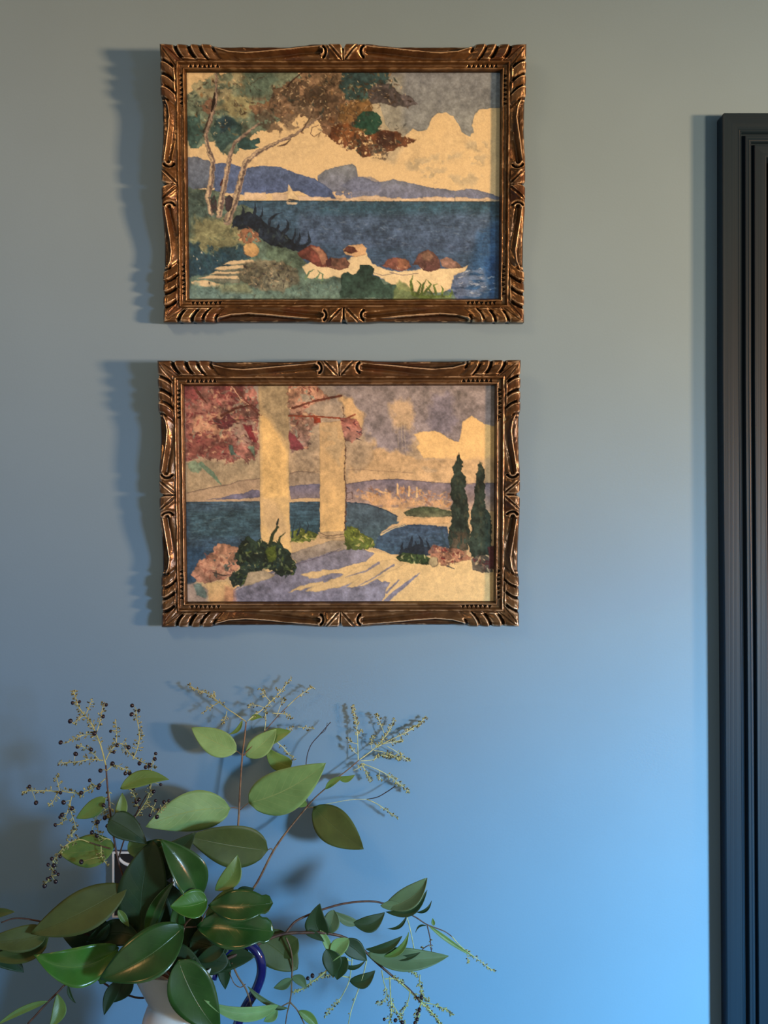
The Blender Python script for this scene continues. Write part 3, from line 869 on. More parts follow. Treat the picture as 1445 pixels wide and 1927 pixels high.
def paint_terrace_with_columns(light):
    g = Sheet(340, 717, 938, 1137, light, seed=9, base=(200, 158, 116))
    CR = (222, 176, 122)
    # sky
    g.poly([(335, 712), (945, 712), (945, 905), (335, 930)], (150, 130, 118), (190, 152, 116), var=.12, rim=0, soft=4)
    g.poly([(620, 712), (945, 712), (945, 810), (875, 830), (830, 820), (780, 812), (770, 850), (720, 850), (680, 800), (650, 740)], (140, 122, 120), (132, 118, 128), alpha=.8, soft=14, warp=8, rim=0, var=.12)
    g.poly([(735, 760), (750, 742), (775, 748), (782, 780), (772, 810), (745, 800)], (190, 152, 116), alpha=.8, soft=12, warp=8, rim=0)
    g.poly([(805, 760), (822, 735), (850, 740), (860, 790), (840, 815), (812, 800)], (122, 110, 126), alpha=.6, soft=12, warp=8, rim=0)
    g.poly([(640, 735), (660, 745), (686, 770), (684, 800), (666, 800), (645, 770)], (206, 160, 112), alpha=.85, soft=6, warp=5)
    g.poly([(780, 812), (800, 808), (822, 805), (836, 812), (850, 822), (868, 826), (872, 800), (874, 788), (892, 776), (905, 786), (925, 795), (945, 800), (945, 860), (880, 862), (800, 856), (786, 838), (792, 828)], (224, 176, 120), warp=1.6, var=.04, rim=.06)
    g.poly([(700, 828), (712, 838), (735, 845), (760, 838), (800, 858), (945, 858), (945, 905), (650, 905), (660, 870), (690, 860)], (196, 154, 114), alpha=.9, soft=10, rim=0, warp=6, thr=-.5, cell=30)
    g.poly([(655, 858), (672, 840), (700, 830), (706, 845), (700, 865), (670, 885)], (168, 138, 112), alpha=.7, soft=7, warp=4)
    for x in (750, 757, 763):  # pale upright streaks: reflections on the glass, painted into the sheet
        g.stroke([(x, 790), (x + 2, 845)], 1.2, .8, (206, 176, 142), alpha=.45)
    # lower sky on the left, ridge lines
    g.poly([(340, 868), (390, 862), (430, 870), (480, 850), (486, 895), (440, 904), (400, 914), (340, 924)], (166, 140, 112), (176, 144, 112), alpha=.9, soft=4, var=.08)
    g.poly([(340, 924), (386, 915), (420, 908), (450, 900), (486, 896), (486, 942), (340, 942)], (172, 138, 112), (186, 148, 116), var=.06)
    g.stroke([(345, 924), (386, 914), (425, 908), (448, 900), (486, 896)], 1.2, 1, (120, 94, 82))
    g.poly([(380, 937), (410, 934), (428, 927), (450, 925), (470, 918), (486, 918), (486, 932), (440, 936)], (118, 106, 124), warp=1)
    g.poly([(540, 886), (560, 882), (580, 884), (600, 886), (600, 912), (540, 914)], (162, 134, 112), warp=1)
    g.stroke([(541, 888), (562, 882), (580, 884), (600, 884)], 1.2, 1, (128, 98, 84))
    g.poly([(540, 912), (560, 908), (600, 906), (600, 935), (545, 936)], (116, 106, 128), (140, 118, 118), warp=1.5)
    g.poly([(648, 908), (680, 903), (700, 900), (740, 898), (770, 900), (800, 903), (830, 906), (870, 908), (938, 906), (938, 960), (648, 950)], (128, 112, 124), (176, 138, 116), var=.1, warp=1)
    g.stroke([(650, 908), (700, 900), (745, 898), (800, 903), (860, 907), (938, 906)], 1, 1, (96, 78, 90))
    g.stroke([(652, 880), (690, 880), (720, 883), (780, 886)], 1.2, .8, (140, 108, 90), alpha=.7)
    g.spots([(665, 915), (700, 912), (750, 914), (800, 918), (850, 925), (850, 950), (700, 945)], [(220, 168, 118), (196, 132, 86), (150, 104, 84), (210, 150, 104)], 130, 2.6, 21, alpha=.85)
    g.poly([(668, 930), (700, 922), (745, 930), (800, 940), (850, 945), (850, 953), (770, 950), (740, 962), (700, 945)], (216, 160, 112), alpha=.7, soft=4, warp=4, thr=-.3, cell=8)
    for x, y0 in ((750, 908), (772, 912), (787, 914)):
        g.stroke([(x, y0), (x, y0 + 18)], 3, 4, (216, 168, 120))
    # sea
    g.poly([(335, 941), (486, 940), (486, 1050), (430, 1060), (380, 1080), (340, 1110)], (66, 90, 110), (50, 84, 118), var=.14, streak=.14, warp=.4, fine=.2)
    g.poly([(541, 942), (600, 941), (600, 1004), (543, 1006)], (60, 86, 108), (52, 90, 104), var=.14, streak=.14, warp=.5)
    g.poly([(349, 960), (486, 955), (486, 1010), (350, 1010)], (60, 96, 106), alpha=.6, soft=12, rim=0, streak=.16)
    g.poly([(344, 1030), (372, 1030), (376, 1070), (344, 1100)], (38, 78, 118), alpha=.7, soft=8, rim=0)
    g.spots([(350, 946), (480, 946), (480, 1015), (350, 1020)], [(100, 124, 130), (112, 128, 132)], 70, 1.3, 22, alpha=.5, ang=-.05, el=4)
    g.spots([(350, 946), (480, 946), (480, 1015), (350, 1020)], [(36, 62, 84), (46, 72, 90)], 60, 1.4, 23, alpha=.5, ang=.05, el=4)
    g.poly([(648, 942), (678, 943), (705, 950), (730, 959), (749, 969), (748, 980), (764, 981), (740, 985), (716, 1004), (708, 1030), (648, 1030)], (82, 96, 112), (70, 96, 106), var=.12, warp=.8)
    g.stroke([(655, 943), (690, 946), (722, 956), (750, 970)], 1.6, 1.4, (46, 62, 84))
    g.poly([(760, 962), (776, 954), (800, 951), (828, 953), (852, 960), (854, 970), (820, 972), (766, 970)], (76, 84, 58), (128, 118, 88), var=.2, warp=1.5)
    g.poly([(748, 984), (762, 972), (850, 972), (850, 984), (770, 986)], (214, 164, 116), soft=2)
    g.poly([(712, 1008), (736, 993), (768, 986), (800, 986), (846, 990), (850, 1040), (745, 1046), (706, 1030)], (60, 80, 112), (58, 86, 112), var=.14, warp=.8, streak=.08)
    g.stroke([(717, 1006), (742, 993), (768, 987)], 2.2, 1, (220, 182, 130))
    g.spots([(730, 1000), (840, 994), (840, 1035), (730, 1030)], [(90, 108, 128), (44, 62, 92)], 36, 1.6, 24, alpha=.5, ang=-.2, el=4)
    # terrace floor
    g.poly([(430, 1137), (425, 1105), (545, 1050), (640, 1010), (705, 1036), (760, 1046), (850, 1050), (945, 1058), (945, 1145), (425, 1145)], (222, 176, 122), (218, 172, 120), warp=1.2, var=.05)
    g.poly([(540, 1042), (640, 1010), (660, 1030), (600, 1048), (556, 1062)], (166, 138, 112), (150, 128, 118), var=.1, warp=1.2)
    g.poly([(432, 1112), (470, 1090), (540, 1064), (610, 1042), (670, 1028), (705, 1040), (690, 1058), (640, 1070), (600, 1078), (650, 1082), (690, 1086), (735, 1100), (700, 1140), (430, 1142)], (138, 124, 132), (132, 120, 134), warp=2, var=.12)
    for q in ([(536, 1118), (560, 1104), (604, 1094), (608, 1102), (560, 1112)], [(570, 1114), (600, 1100), (640, 1086), (672, 1066), (730, 1056), (690, 1088), (650, 1104), (590, 1116)], [(700, 1062), (740, 1052), (765, 1062), (720, 1086), (680, 1108), (640, 1118), (660, 1100)], [(560, 1082), (590, 1076), (640, 1072), (620, 1082), (580, 1090)]):
        g.poly(q, (214, 170, 120), warp=2, var=.05)
    g.poly([(640, 1110), (690, 1102), (735, 1098), (724, 1125), (716, 1142), (640, 1142)], (136, 124, 136), warp=1.5)
    g.stroke([(713, 1060), (690, 1075), (648, 1088)], 5, 1, (138, 122, 128))
    g.stroke([(742, 1064), (705, 1088), (668, 1108)], 4, 1, (138, 122, 128))
    g.stroke([(792, 1080), (768, 1100), (740, 1122), (726, 1136)], 2, 9, (132, 120, 134), mid=8)
    g.stroke([(752, 1094), (738, 1108), (728, 1118)], 3, 4, (136, 122, 134))
    g.stroke([(432, 1114), (480, 1092), (552, 1064)], 1.4, 1, (190, 160, 140))
    g.stroke([(556, 1062), (610, 1045), (640, 1032)], 1.2, 1, (100, 82, 92))
    # columns
    g.poly([(484, 712), (541, 712), (541, 1012), (546, 1040), (486, 1040), (485, 990)], (176, 144, 108), (224, 176, 118), warp=.4, fine=.4, var=.05)
    g.poly([(486, 712), (541, 712), (540, 830), (520, 800), (505, 775), (492, 765)], (158, 132, 102), alpha=.85, soft=7, rim=0, warp=3)
    g.poly([(488, 775), (500, 780), (520, 812), (538, 850), (538, 930), (490, 935)], (226, 176, 114), alpha=.8, soft=6, rim=0)
    g.poly([(488, 930), (515, 945), (538, 985), (538, 1010), (505, 1010), (490, 980)], (196, 156, 116), alpha=.6, soft=9, rim=0)
    g.poly([(600, 790), (648, 785), (650, 860), (648, 1006), (600, 1006), (600, 900)], (188, 150, 112), (220, 170, 112), warp=.5, fine=.4, var=.07)
    g.poly([(604, 800), (645, 795), (644, 880), (620, 850), (604, 830)], (176, 146, 114), alpha=.6, soft=8, rim=0, thr=-.3, cell=16)
    g.stroke([(645, 760), (648, 800), (650, 850), (647, 880), (651, 920), (648, 1003)], 1, 2.4, (92, 62, 52), warp=1.5)
    g.stroke([(652, 925), (662, 922), (664, 935), (652, 938)], 1.3, 1, (100, 70, 60))
    g.poly([(596, 1000), (648, 998), (655, 1010), (646, 1018), (600, 1012)], (186, 148, 110), warp=.6)
    g.stroke([(600, 1002), (615, 1008), (650, 1004)], 1.6, 1.2, (120, 90, 72))
    g.stroke([(602, 1007), (618, 1012), (652, 1008)], 1.2, 1, (134, 104, 84))
    g.stroke([(484, 775), (484, 1030)], 1, .8, (150, 122, 98), alpha=.5)
    # red blossom
    R1 = [(338, 714), (470, 714), (484, 740), (484, 800), (480, 850), (465, 868), (445, 858), (425, 870), (405, 855), (375, 858), (338, 862)]
    g.poly(R1, (156, 96, 84), (146, 90, 80), var=.3, warp=6, fine=3, alpha=.9, thr=-.75, cell=12)
    g.poly([(340, 714), (375, 714), (370, 745), (345, 765)], (146, 70, 70), alpha=.85, soft=6, warp=6)
    g.poly([(350, 800), (420, 800), (430, 850), (345, 858)], (142, 78, 68), alpha=.8, soft=6, warp=5, rim=0)
    g.poly([(360, 770), (440, 760), (450, 800), (400, 820), (352, 810)], (196, 146, 112), alpha=.7, soft=6, warp=9, rim=0, thr=-.1, cell=13)
    g.poly([(395, 720), (450, 718), (452, 745), (410, 760), (392, 745)], (128, 60, 58), alpha=.8, soft=5, warp=7, thr=-.25, cell=10)
    g.poly([(425, 790), (478, 790), (478, 830), (440, 830)], (160, 134, 118), alpha=.65, soft=6, warp=6, rim=0)
    g.poly([(398, 782), (425, 776), (442, 785), (428, 800), (405, 796)], (88, 34, 42), alpha=.85, soft=2, warp=4)
    g.poly([(452, 792), (470, 796), (481, 830), (470, 826)], (132, 48, 52), soft=2, warp=2)
    g.spots(R1, [(120, 46, 48), (160, 78, 72), (104, 40, 46), (178, 108, 92)], 150, 2.8, 25, alpha=.7)
    g.spots(R1, [(214, 170, 128), (200, 160, 130), (150, 150, 128)], 90, 2.2, 26, alpha=.7)
    g.spots(R1, [(108, 40, 46), (92, 50, 44), (140, 60, 62)], 90, 1.6, 73, alpha=.85, ang=.3, el=2.6)
    g.spots(R1, [(120, 128, 112), (150, 124, 110)], 34, 3.2, 74, alpha=.5)
    g.stroke([(362, 722), (374, 740), (384, 750)], 6, 3, (104, 54, 44))
    g.stroke([(436, 718), (455, 742), (472, 762), (486, 775)], 4, 2.5, (118, 62, 52))
    g.stroke([(412, 776), (440, 762), (470, 756)], 5, 3, (98, 50, 38))
    g.stroke([(398, 783), (440, 784), (484, 780)], 2, 1.5, (110, 64, 54))
    g.stroke([(432, 718), (450, 745), (465, 755)], 2, 1, (196, 150, 120))
    g.poly([(345, 866), (358, 862), (374, 874), (368, 888), (350, 882)], (116, 140, 112), alpha=.7, soft=3, warp=3)
    g.stroke([(372, 868), (392, 886), (410, 908)], 8, 2, (104, 132, 104), mid=9, alpha=.8)
    g.poly([(424, 830), (434, 835), (440, 850), (430, 853)], (84, 104, 92), soft=2, warp=2)
    g.poly([(462, 835), (474, 834), (476, 855)], (110, 138, 112), soft=2, alpha=.8)
    R2 = [(541, 714), (585, 714), (608, 730), (622, 742), (600, 748), (570, 765), (600, 778), (600, 790), (585, 800), (580, 840), (560, 838), (543, 848)]
    g.poly(R2, (176, 122, 94), (148, 112, 104), var=.28, warp=4, fine=2, alpha=.9)
    g.spots(R2, [(130, 56, 52), (106, 66, 56), (168, 96, 80), (212, 166, 126), (140, 140, 124)], 90, 2.6, 27, alpha=.8)
    g.poly([(541, 804), (552, 815), (572, 838), (556, 842), (541, 838)], (138, 58, 66), alpha=.85, soft=2, warp=2)
    g.stroke([(548, 762), (590, 748), (622, 742), (642, 738)], 4, 4, (110, 56, 42))
    g.stroke([(541, 776), (600, 778), (650, 782), (668, 774)], 3, 3, (144, 66, 44))
    g.poly([(590, 778), (602, 780), (602, 790), (590, 790)], (160, 62, 40), soft=1.5, warp=2)
    g.poly([(560, 735), (580, 735), (585, 748), (566, 752)], (150, 140, 124), alpha=.7, soft=2, warp=3)
    R3 = [(640, 780), (668, 782), (682, 800), (680, 812), (664, 830), (650, 826), (644, 800)]
    g.poly(R3, (168, 96, 84), (150, 106, 96), var=.25, warp=3, alpha=.9)
    g.spots(R3, [(110, 44, 46), (176, 100, 80), (70, 50, 60)], 16, 2.4, 28)
    g.stroke([(672, 806), (682, 810)], 2, 1, (60, 50, 70)); g.stroke([(672, 820), (680, 823)], 2, 1, (50, 44, 56))
    # dark bush and flowers on the left
    FL = [(352, 1085), (370, 1055), (385, 1040), (400, 1026), (425, 1022), (440, 1030), (446, 1060), (430, 1088), (392, 1096), (362, 1100)]
    g.poly(FL, (184, 126, 96), (172, 118, 96), var=.2, warp=4, fine=2)
    g.spots(FL, [(206, 156, 122), (150, 84, 66), (196, 134, 100), (120, 74, 64)], 70, 3, 29, alpha=.7)
    g.spots([(395, 1040), (440, 1035), (440, 1085), (395, 1085)], [(84, 92, 84), (60, 70, 64)], 14, 4, 30, el=1)
    BU = [(436, 1045), (446, 1020), (460, 1008), (475, 1018), (482, 1010), (500, 1022), (520, 1018), (540, 1040), (552, 1060), (552, 1080), (524, 1084), (500, 1072), (470, 1078), (455, 1100), (432, 1108), (424, 1090), (446, 1070)]
    g.poly(BU, (44, 58, 40), (42, 54, 46), var=.3, warp=3, fine=2)
    g.spots(BU, [(214, 176, 128), (150, 140, 90)], 34, 1.8, 71, alpha=.8)
    g.spots(BU, [(26, 34, 30), (34, 44, 34)], 60, 3.4, 72, alpha=.8)
    g.spots(BU, [(104, 112, 44), (72, 88, 44), (30, 40, 34), (132, 134, 84), (36, 66, 62)], 90, 2.8, 31, alpha=.85)
    g.poly([(494, 1030), (512, 1026), (514, 1055), (500, 1060)], (116, 124, 36), alpha=.75, soft=3, warp=3)
    g.stroke([(503, 1025), (508, 1005), (518, 990)], 7, 5, (52, 60, 36)); g.stroke([(517, 985), (520, 975)], 4, 3, (40, 44, 36))
    g.stroke([(520, 1022), (522, 1010), (533, 1001)], 5, 1.5, (58, 66, 38))
    g.stroke([(392, 1078), (410, 1084), (430, 1082)], 2, 1.2, (84, 62, 56), mid=3)
    g.poly([(378, 1098), (420, 1096), (432, 1110), (428, 1142), (386, 1142)], (214, 168, 116), (204, 150, 104), warp=1.5, var=.08)
    g.poly([(415, 1104), (436, 1110), (436, 1140), (412, 1140)], (176, 112, 84), alpha=.6, soft=6, rim=0)
    g.poly([(340, 1100), (360, 1098), (382, 1112), (380, 1142), (340, 1142)], (172, 142, 126), soft=4)
    g.poly([(355, 1102), (370, 1100), (380, 1118), (378, 1130), (360, 1122)], (104, 122, 112), alpha=.85, soft=3, warp=3)
    g.poly([(460, 1078), (490, 1074), (512, 1084), (500, 1092), (450, 1106)], (178, 148, 118), soft=1.5, warp=1.5)
    # green bushes by the columns
    for q in ([(542, 1000), (560, 992), (580, 998), (596, 1004), (590, 1016), (560, 1020), (543, 1018)], [(648, 1000), (652, 988), (668, 990), (685, 1005), (706, 1018), (704, 1030), (680, 1034), (650, 1034)]):
        g.poly(q, (112, 114, 44), (92, 98, 46), var=.25, warp=2, fine=1.5)
        g.spots(q, [(150, 148, 56), (62, 74, 34), (206, 176, 110)], 30, 2.2, 33, alpha=.8)
    for pts, w in (([(546, 1010), (548, 990), (552, 978)], 4), ([(556, 1005), (562, 990), (560, 980)], 4), ([(572, 1000), (578, 988), (574, 978)], 4)):
        g.stroke(pts, w, 1, (40, 60, 72))
    # cypresses
    C1 = [(868, 848), (874, 860), (876, 872), (872, 880), (880, 892), (882, 905), (878, 918), (884, 935), (886, 960), (886, 985), (890, 1005), (886, 1035), (850, 1040), (846, 1010), (853, 985), (852, 955), (855, 938), (852, 922), (852, 905), (858, 890), (855, 876), (862, 862)]
    C2 = [(908, 864), (914, 876), (918, 890), (916, 905), (920, 925), (918, 945), (926, 965), (932, 985), (932, 1020), (930, 1044), (892, 1050), (888, 1020), (893, 990), (890, 965), (896, 945), (897, 925), (900, 905), (900, 888), (905, 878)]
    for q in (C1, C2):
        g.poly(q, (44, 52, 42), (50, 60, 50), var=.3, warp=2, fine=1.5)
        g.spots(q, [(30, 38, 32), (64, 74, 56), (84, 76, 56)], 60, 2.6, 35, alpha=.7, ang=1.5)
    g.poly([(855, 1000), (884, 1000), (884, 1050), (850, 1050)], (112, 78, 60), alpha=.6, soft=8, rim=0, thr=-.2, cell=5, st=(.6, 2))
    # right hand pots and flowers
    DK = (38, 46, 60)
    g.poly([(750, 1040), (765, 1030), (790, 1024), (812, 1030), (812, 1046), (760, 1048)], DK, warp=2, var=.25)
    for pts, w in (([(758, 1040), (758, 1028), (760, 1018)], 7), ([(772, 1036), (776, 1018), (778, 1006)], 9), ([(798, 1036), (796, 1018), (790, 1006)], 8), ([(785, 1038), (786, 1026), (784, 1018)], 7), ([(812, 1034), (806, 1018), (806, 1012)], 5)):
        g.stroke(pts, w, .8, DK, mid=w * .8)
    g.stroke([(838, 1020), (822, 1016), (816, 1004)], 7, 2, (48, 74, 98)); g.stroke([(842, 1030), (838, 1012), (834, 994)], 5, 2, (52, 78, 98))
    g.poly([(746, 1050), (758, 1040), (800, 1044), (812, 1052), (810, 1064), (780, 1062), (756, 1058)], (66, 84, 44), var=.3, warp=2)
    g.spots([(748, 1046), (808, 1046), (808, 1062), (760, 1060)], [(34, 46, 34), (190, 170, 120), (100, 112, 56)], 26, 2, 36)
    g.poly([(808, 1036), (820, 1024), (836, 1030), (850, 1030), (880, 1040), (892, 1050), (860, 1062), (836, 1066), (812, 1052)], (156, 98, 76), var=.25, warp=4, alpha=.85, thr=-.5, cell=7)
    g.spots([(812, 1030), (840, 1028), (890, 1048), (850, 1064)], [(132, 44, 40), (190, 120, 90), (94, 60, 56), (214, 164, 120)], 44, 2.2, 37)
    g.poly([(810, 1054), (816, 1048), (828, 1050), (828, 1066), (818, 1068), (810, 1062)], (176, 146, 108), warp=.7)
    g.stroke([(826, 1050), (828, 1062), (822, 1068)], 1, 1, (96, 66, 54))
    g.poly([(892, 1052), (905, 1044), (930, 1050), (934, 1078), (915, 1082), (895, 1074)], (98, 84, 74), var=.3, warp=3, alpha=.9)
    g.spots([(895, 1052), (932, 1050), (932, 1078), (900, 1076)], [(60, 60, 58), (150, 104, 86), (200, 160, 120), (104, 40, 44)], 26, 2.4, 38)
    g.poly([(925, 1030), (940, 1025), (940, 1072), (928, 1070)], (104, 40, 44), soft=3, warp=3)
    g.stroke([(846, 1066), (860, 1072)], 3, 1.5, (96, 84, 74))
    return g.finish()


TONE_1 = ((0.075, 0.044, 0.020), (0.010, 0.007, 0.005), (0.19, 0.125, 0.055), (0.66, 0.58, 0.42), (0.085, 0.026, 0.014))
TONE_2 = ((0.080, 0.048, 0.024), (0.011, 0.008, 0.006), (0.19, 0.125, 0.060), (0.66, 0.58, 0.44), (0.095, 0.030, 0.017))
LIGHT_1 = (1.08, 0.60, 0.36)
LIGHT_2 = (0.95, 0.64, 0.50)
picture('upper carved gilt frame holding a watercolour of pines beside a blue bay', 0.4014, 0.3022, -0.0448, 1.7618, math.atan(0.0203 / 0.302), math.radians(0.0), 3, paint_bay_with_pines(LIGHT_1), TONE_1)
picture('lower carved gilt frame holding a watercolour of a terrace with columns and cypresses', 0.3978, 0.2950, -0.0486, 1.4229, math.atan(0.0203 / 0.295), math.radians(-0.12), 40, paint_terrace_with_columns(LIGHT_2), TONE_2)

# ================================================================== leaves
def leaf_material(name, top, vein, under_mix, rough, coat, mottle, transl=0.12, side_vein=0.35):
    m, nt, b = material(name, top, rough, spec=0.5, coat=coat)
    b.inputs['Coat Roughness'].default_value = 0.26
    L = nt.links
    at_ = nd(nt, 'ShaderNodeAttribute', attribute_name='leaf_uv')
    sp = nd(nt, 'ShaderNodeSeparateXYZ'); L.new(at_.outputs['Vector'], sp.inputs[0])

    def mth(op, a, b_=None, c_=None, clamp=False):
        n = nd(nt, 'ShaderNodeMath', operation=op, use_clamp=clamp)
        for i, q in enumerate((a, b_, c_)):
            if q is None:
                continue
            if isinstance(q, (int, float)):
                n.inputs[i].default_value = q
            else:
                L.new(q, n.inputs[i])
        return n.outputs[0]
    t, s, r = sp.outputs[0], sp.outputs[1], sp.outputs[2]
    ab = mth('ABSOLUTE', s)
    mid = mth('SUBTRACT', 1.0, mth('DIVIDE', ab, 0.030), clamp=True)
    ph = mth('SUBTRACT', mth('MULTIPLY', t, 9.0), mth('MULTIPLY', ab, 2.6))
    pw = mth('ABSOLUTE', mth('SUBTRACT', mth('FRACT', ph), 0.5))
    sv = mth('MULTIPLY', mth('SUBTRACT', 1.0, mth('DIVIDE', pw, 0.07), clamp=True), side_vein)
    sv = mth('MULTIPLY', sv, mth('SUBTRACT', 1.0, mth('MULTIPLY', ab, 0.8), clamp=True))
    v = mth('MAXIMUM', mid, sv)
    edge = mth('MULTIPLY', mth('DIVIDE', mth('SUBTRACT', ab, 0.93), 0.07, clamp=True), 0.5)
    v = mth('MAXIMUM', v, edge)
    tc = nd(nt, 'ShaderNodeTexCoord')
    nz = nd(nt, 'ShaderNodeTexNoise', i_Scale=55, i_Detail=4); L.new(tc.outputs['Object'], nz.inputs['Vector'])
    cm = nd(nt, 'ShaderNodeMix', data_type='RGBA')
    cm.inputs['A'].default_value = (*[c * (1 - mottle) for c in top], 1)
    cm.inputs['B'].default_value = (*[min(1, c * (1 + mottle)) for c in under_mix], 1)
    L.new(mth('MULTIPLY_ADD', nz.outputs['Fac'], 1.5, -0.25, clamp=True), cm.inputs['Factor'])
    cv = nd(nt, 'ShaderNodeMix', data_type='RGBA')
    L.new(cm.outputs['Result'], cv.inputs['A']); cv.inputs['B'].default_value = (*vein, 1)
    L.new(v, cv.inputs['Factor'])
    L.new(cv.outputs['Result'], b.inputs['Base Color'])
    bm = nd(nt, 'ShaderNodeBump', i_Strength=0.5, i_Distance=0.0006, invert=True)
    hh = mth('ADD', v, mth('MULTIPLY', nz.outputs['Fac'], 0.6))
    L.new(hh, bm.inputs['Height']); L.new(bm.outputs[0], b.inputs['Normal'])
    # light that soaks through the thin blade
    out = [n for n in nt.nodes if n.type == 'OUTPUT_MATERIAL'][0]
    tl = nd(nt, 'ShaderNodeBsdfTranslucent'); ms = nd(nt, 'ShaderNodeMixShader')
    ms.inputs[0].default_value = transl
    tc2 = nd(nt, 'ShaderNodeMix', data_type='RGBA', blend_type='MULTIPLY'); tc2.inputs['Factor'].default_value = 1
    L.new(cv.outputs['Result'], tc2.inputs['A']); tc2.inputs['B'].default_value = (1.3, 1.5, 0.5, 1)
    L.new(tc2.outputs['Result'], tl.inputs[0])
    L.new(b.outputs[0], ms.inputs[1]); L.new(tl.outputs[0], ms.inputs[2]); L.new(ms.outputs[0], out.inputs[0])
    return m


LM = {
    'L': leaf_material('leaf_pale_underside', (0.170, 0.330, 0.105), (0.38, 0.52, 0.20), (0.23, 0.42, 0.15), 0.55, 0.0, 0.16, 0.10, 0.42),
    'M': leaf_material('leaf_mid_green', (0.110, 0.215, 0.045), (0.26, 0.38, 0.12), (0.15, 0.28, 0.065), 0.42, 0.1, 0.12, 0.14, 0.25),
    'D': leaf_material('leaf_dark_glossy', (0.016, 0.066, 0.013), (0.08, 0.17, 0.05), (0.030, 0.105, 0.020), 0.24, 0.6, 0.15, 0.04, 0.10),
    'G': leaf_material('leaf_bright_glossy', (0.040, 0.165, 0.020), (0.17, 0.36, 0.08), (0.060, 0.22, 0.03), 0.26, 0.5, 0.12, 0.08, 0.10),
    'O': leaf_material('leaf_olive', (0.055, 0.085, 0.018), (0.12, 0.16, 0.05), (0.080, 0.118, 0.026), 0.55, 0.0, 0.14, 0.10, 0.18),
    'K': leaf_material('leaf_very_dark', (0.010, 0.036, 0.009), (0.035, 0.070, 0.025), (0.016, 0.052, 0.012), 0.55, 0.0, 0.15, 0.03, 0.12),  # very dark matt green
    'B': leaf_material('leaf_blue_green', (0.085, 0.150, 0.070), (0.19, 0.27, 0.13), (0.115, 0.20, 0.09), 0.5, 0.0, 0.12, 0.08, 0.15),
}
M_STEM, nt, b = material('stem_bark', (0.16, 0.085, 0.045), 0.5)
noise_tint(nt, b, (0.11, 0.055, 0.03), (0.24, 0.15, 0.075), 160)
M_STEMD, nt, b = material('stem_dark_bark', (0.09, 0.04, 0.025), 0.5)
noise_tint(nt, b, (0.05, 0.022, 0.016), (0.13, 0.065, 0.04), 160)
M_TWIG, nt, b = material('seedhead_twig', (0.42, 0.36, 0.16), 0.6)
noise_tint(nt, b, (0.36, 0.37, 0.12), (0.62, 0.64, 0.26), 220)
M_TWIGP, nt, b = material('seedhead_pale_twig', (0.50, 0.52, 0.36), 0.6)
noise_tint(nt, b, (0.40, 0.46, 0.20), (0.66, 0.72, 0.40), 220)
M_TWIGD, nt, b = material('withered_dark_twig', (0.02, 0.012, 0.018), 0.6)
noise_tint(nt, b, (0.012, 0.008, 0.012), (0.035, 0.022, 0.03), 220)
M_BERRY, nt, b = material('black_berry', (0.010, 0.007, 0.014), 0.32, coat=0.3)
noise_tint(nt, b, (0.007, 0.005, 0.009), (0.022, 0.010, 0.018), 300)
M_BUD, nt, b = material('dried_bud', (0.30, 0.26, 0.10), 0.7)
noise_tint(nt, b, (0.05, 0.045, 0.02), (0.52, 0.54, 0.24), 420, lo=0.42, hi=0.6)

LEAF_N, LEAF_M = 18, 5
_leaf_id = [0]


def leaf(parent, kind, b0, t0, hw, db, dt, bend=0.0, fold=0.25, roll=0.0, curl=0.0, peak=0.8, tipw=0.0, wave=0.0, asym=1.0, sag=0.0, tipcut=0.85):
    """a leaf blade from base pixel b0 (db cm off the wall) to tip pixel t0 (dt cm off the wall)
    hw half width in px, bend sideways bow in px, fold keel angle, roll about the midrib in degrees, curl lengthwise arch in cm"""
    _leaf_id[0] += 1
    rng = random.Random(_leaf_id[0] * 7 + 1)
    db, dt = near_wall(db), near_wall(dt)
    B = at(b0[0], b0[1], db / 100); T = at(t0[0], t0[1], dt / 100)
    k = (CAM_D - (db + dt) / 200) / F_PX
    ax = T - B
    view = (cam.location - (B + T) / 2).normalized()       # only orients the blade as photographed
    side0 = ax.normalized().cross(view).normalized()
    nrm0 = side0.cross(ax.normalized()).normalized()
    rr = math.radians(roll)
    side = side0 * math.cos(rr) + nrm0 * math.sin(rr)
    nrm = nrm0 * math.cos(rr) - side0 * math.sin(rr)
    W_ = hw * k / max(0.3, math.cos(rr)) / max(0.5, math.cos(fold * 0.9))
    V, F, UV = [], [], []
    ph = rng.uniform(0, 6.28)
    for i in range(LEAF_N + 1):
        t = i / LEAF_N
        c = B + ax * t + side0 * (bend * k * 4 * t * (1 - t)) + nrm0 * (curl / 100 * 4 * t * (1 - t)) - nrm0 * (sag / 100 * t * t)
        w = max(0.0, math.sin(PI * t ** peak)) ** tipcut
        if tipw:
            w = max(w * (1 - 0.0), 0) if t < 0.85 else max(w, tipw * math.sqrt(max(0, 1 - ((t - 0.85) / 0.15) ** 2)))
        w = max(w, 0.012) * W_
        for j in range(-LEAF_M, LEAF_M + 1):
            s = j / LEAF_M
            ws = w * (asym if s > 0 else 1.0)
            lift = fold * abs(s) ** 1.25 * ws + wave * W_ * math.sin(t * 17 + ph + (1.2 if s > 0 else 0)) * abs(s) ** 1.1 * 0.5
            lift += 0.035 * W_ * math.sin(t * 11 + ph) * abs(s) ** 2
            p = c + side * (s * ws * math.cos(fold * 0.9 * abs(s))) + nrm * lift
            V.append(tuple(p)); UV.append((t, s, rng.random() * 0))
    n = 2 * LEAF_M + 1
    for i in range(LEAF_N):
        for j in range(n - 1):
            a = i * n + j
            F.append((a, a + 1, a + n + 1, a + n))
    o = mesh('leaf', V, F, LM[kind], parent, True, uv=UV)
    so = o.modifiers.new('thickness', 'SOLIDIFY'); so.thickness = 0.00035; so.offset = 0
    return o


